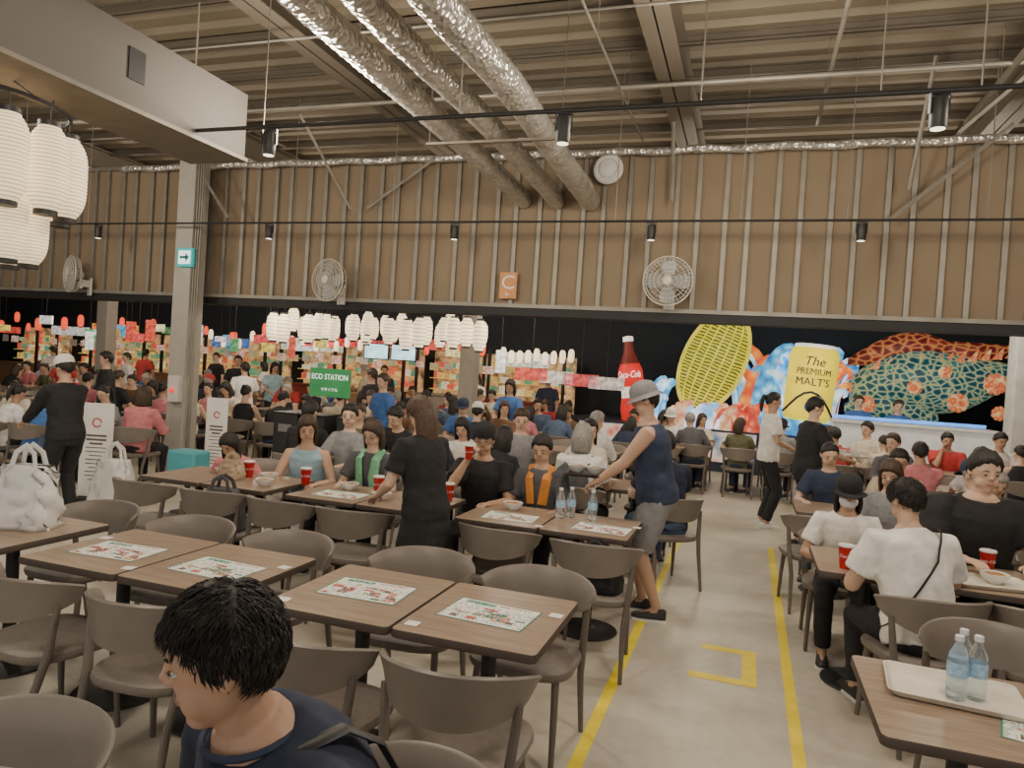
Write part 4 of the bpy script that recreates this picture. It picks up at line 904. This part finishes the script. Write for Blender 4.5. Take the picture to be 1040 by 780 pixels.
def curve(fx,n=18): return [fx(i/(n-1)) for i in range(n)]
mk('fish_body',hump(curve(lambda t:(-1.25+2.75*t,-.25+.55*t+.12*math.sin(t*6))),curve(lambda t:.12+.52*math.sin(PI*min(1,.08+t*.9))**.7),.55),[teal],parent=ff,ang=180)
mk('fish_tail_swell',hump(curve(lambda t:(-1.35+1.7*t,-.60+.1*math.sin(t*5))),curve(lambda t:.08+.3*math.sin(PI*t)),.75),[teal],parent=ff,ang=180)
mk('upper_wave',hump(curve(lambda t:(-1.35+2.0*t,.35+.38*math.sin(t*2.2))),curve(lambda t:.07+.24*math.sin(PI*t)),.5),[dred],parent=ff,ang=180)
mk('crest_wave',hump(curve(lambda t:(.1+1.45*t,.80-.16*math.sin(t*3))),curve(lambda t:.05+.17*math.sin(PI*t)),.5),[dred],parent=ff,ang=180)
g=G()
for i in range(12):
    x=-.9+.21*i; z=.26+.19*i/9*1.5
    g.loft([[V((x+dx*(1-q*.9)+.10*q,-.34+dy,z-.05+.22*q)) for dx,dy in ((-.08,-.02),(.08,-.02),(.08,.02),(-.08,.02))] for q in (0,.35,.7,1)])
mk('dorsal_fins',g,[ora],parent=ff)
for cx_,cz_,r0 in ((-1.05,-.50,.20),(.55,-.35,.20),(1.15,.05,.22),(-.2,-.1,.15),(1.25,-.5,.15),(.3,.22,.13)):
    g=G()
    for i in range(9):
        a=2*PI*i/9; g.ell((cx_+r0*.62*math.cos(a),-.56,cz_+r0*.62*math.sin(a)),(r0*.34,.05,r0*.34),n=10,m=6)
    g.ell((cx_,-.58,cz_),(r0*.35,.08,r0*.35),n=10,m=6)
    mk('flower_crest',g,[ora],parent=ff,ang=180)
mk('support_stand',G().box((0,.1,-1.0),(2.2,.2,.42)),[blackm],parent=ff,smooth=False)
for i in range(4):
    o=mk('stall_signboard',G().box((0,0,0),(.75,.06,.26)),[E('sb%d'%i,[(.7,.1,.08),(.75,.7,.6),(.65,.1,.1),(.6,.55,.5)][i],.5,.5,12)],smooth=False,loc=(-4.5+i*.55,14.95,1.72-.03*i),label='small lit stall signboard hung over the crowd',cat='sign',group='small lit stall signboards')
    mk('hanger_rod',G().tube([(0,0,.13),(0,0,3.3)],.006,6),[blackm],parent=o)
def kill(o):
    for k in KIDS.get(o.name,[]): kill(k)
    bpy.data.objects.remove(o)
for p in PROTOS:
    if not p.used: kill(p.root)
# ---------------------------------------------------------------- lights
def point(x,y,z,e,c=(1,.87,.70),r=.25):
    l=bpy.data.lights.new('hall_lamp','POINT'); l.energy=e; l.color=c; l.shadow_soft_size=r
    o=bpy.data.objects.new('hall_lamp',l); o.location=(x,y,z); COL.objects.link(o)
for x,y in ((-8.5,5.2),(-5.9,3.0),(-3.4,5.0),(-.2,5.4),(2.6,4.8),(-2.2,1.2),(.9,1.8)): point(x,y,3.6,140)
for x,y in ((-12,10.5),(-7.5,9.9),(-3,10.3),(1.8,10.3),(-16,13.5),(-10,14.5),(-5,14.2),(-.5,12.2),(3.0,12.5)): point(x,y,3.1,110)
w=bpy.data.worlds.new('world'); sc.world=w; w.use_nodes=True; w.node_tree.nodes['Background'].inputs[0].default_value=(.9,.85,.78,1); w.node_tree.nodes['Background'].inputs[1].default_value=.8
# ---------------------------------------------------------------- camera
cam=bpy.data.cameras.new('camera'); co=bpy.data.objects.new('camera',cam); COL.objects.link(co); sc.camera=co
cam.sensor_width=36; cam.lens=730/1040*36; cam.clip_start=.05
Rm=V((.9474,.3135,.0643)).normalized(); Bk=V((.3130,-.9496,.0171)); Bk=(Bk-Rm*Bk.dot(Rm)).normalized(); Up=Bk.cross(Rm)
co.matrix_world=Matrix(((Rm.x,Up.x,Bk.x,0),(Rm.y,Up.y,Bk.y,0),(Rm.z,Up.z,Bk.z,1.75),(0,0,0,1)))
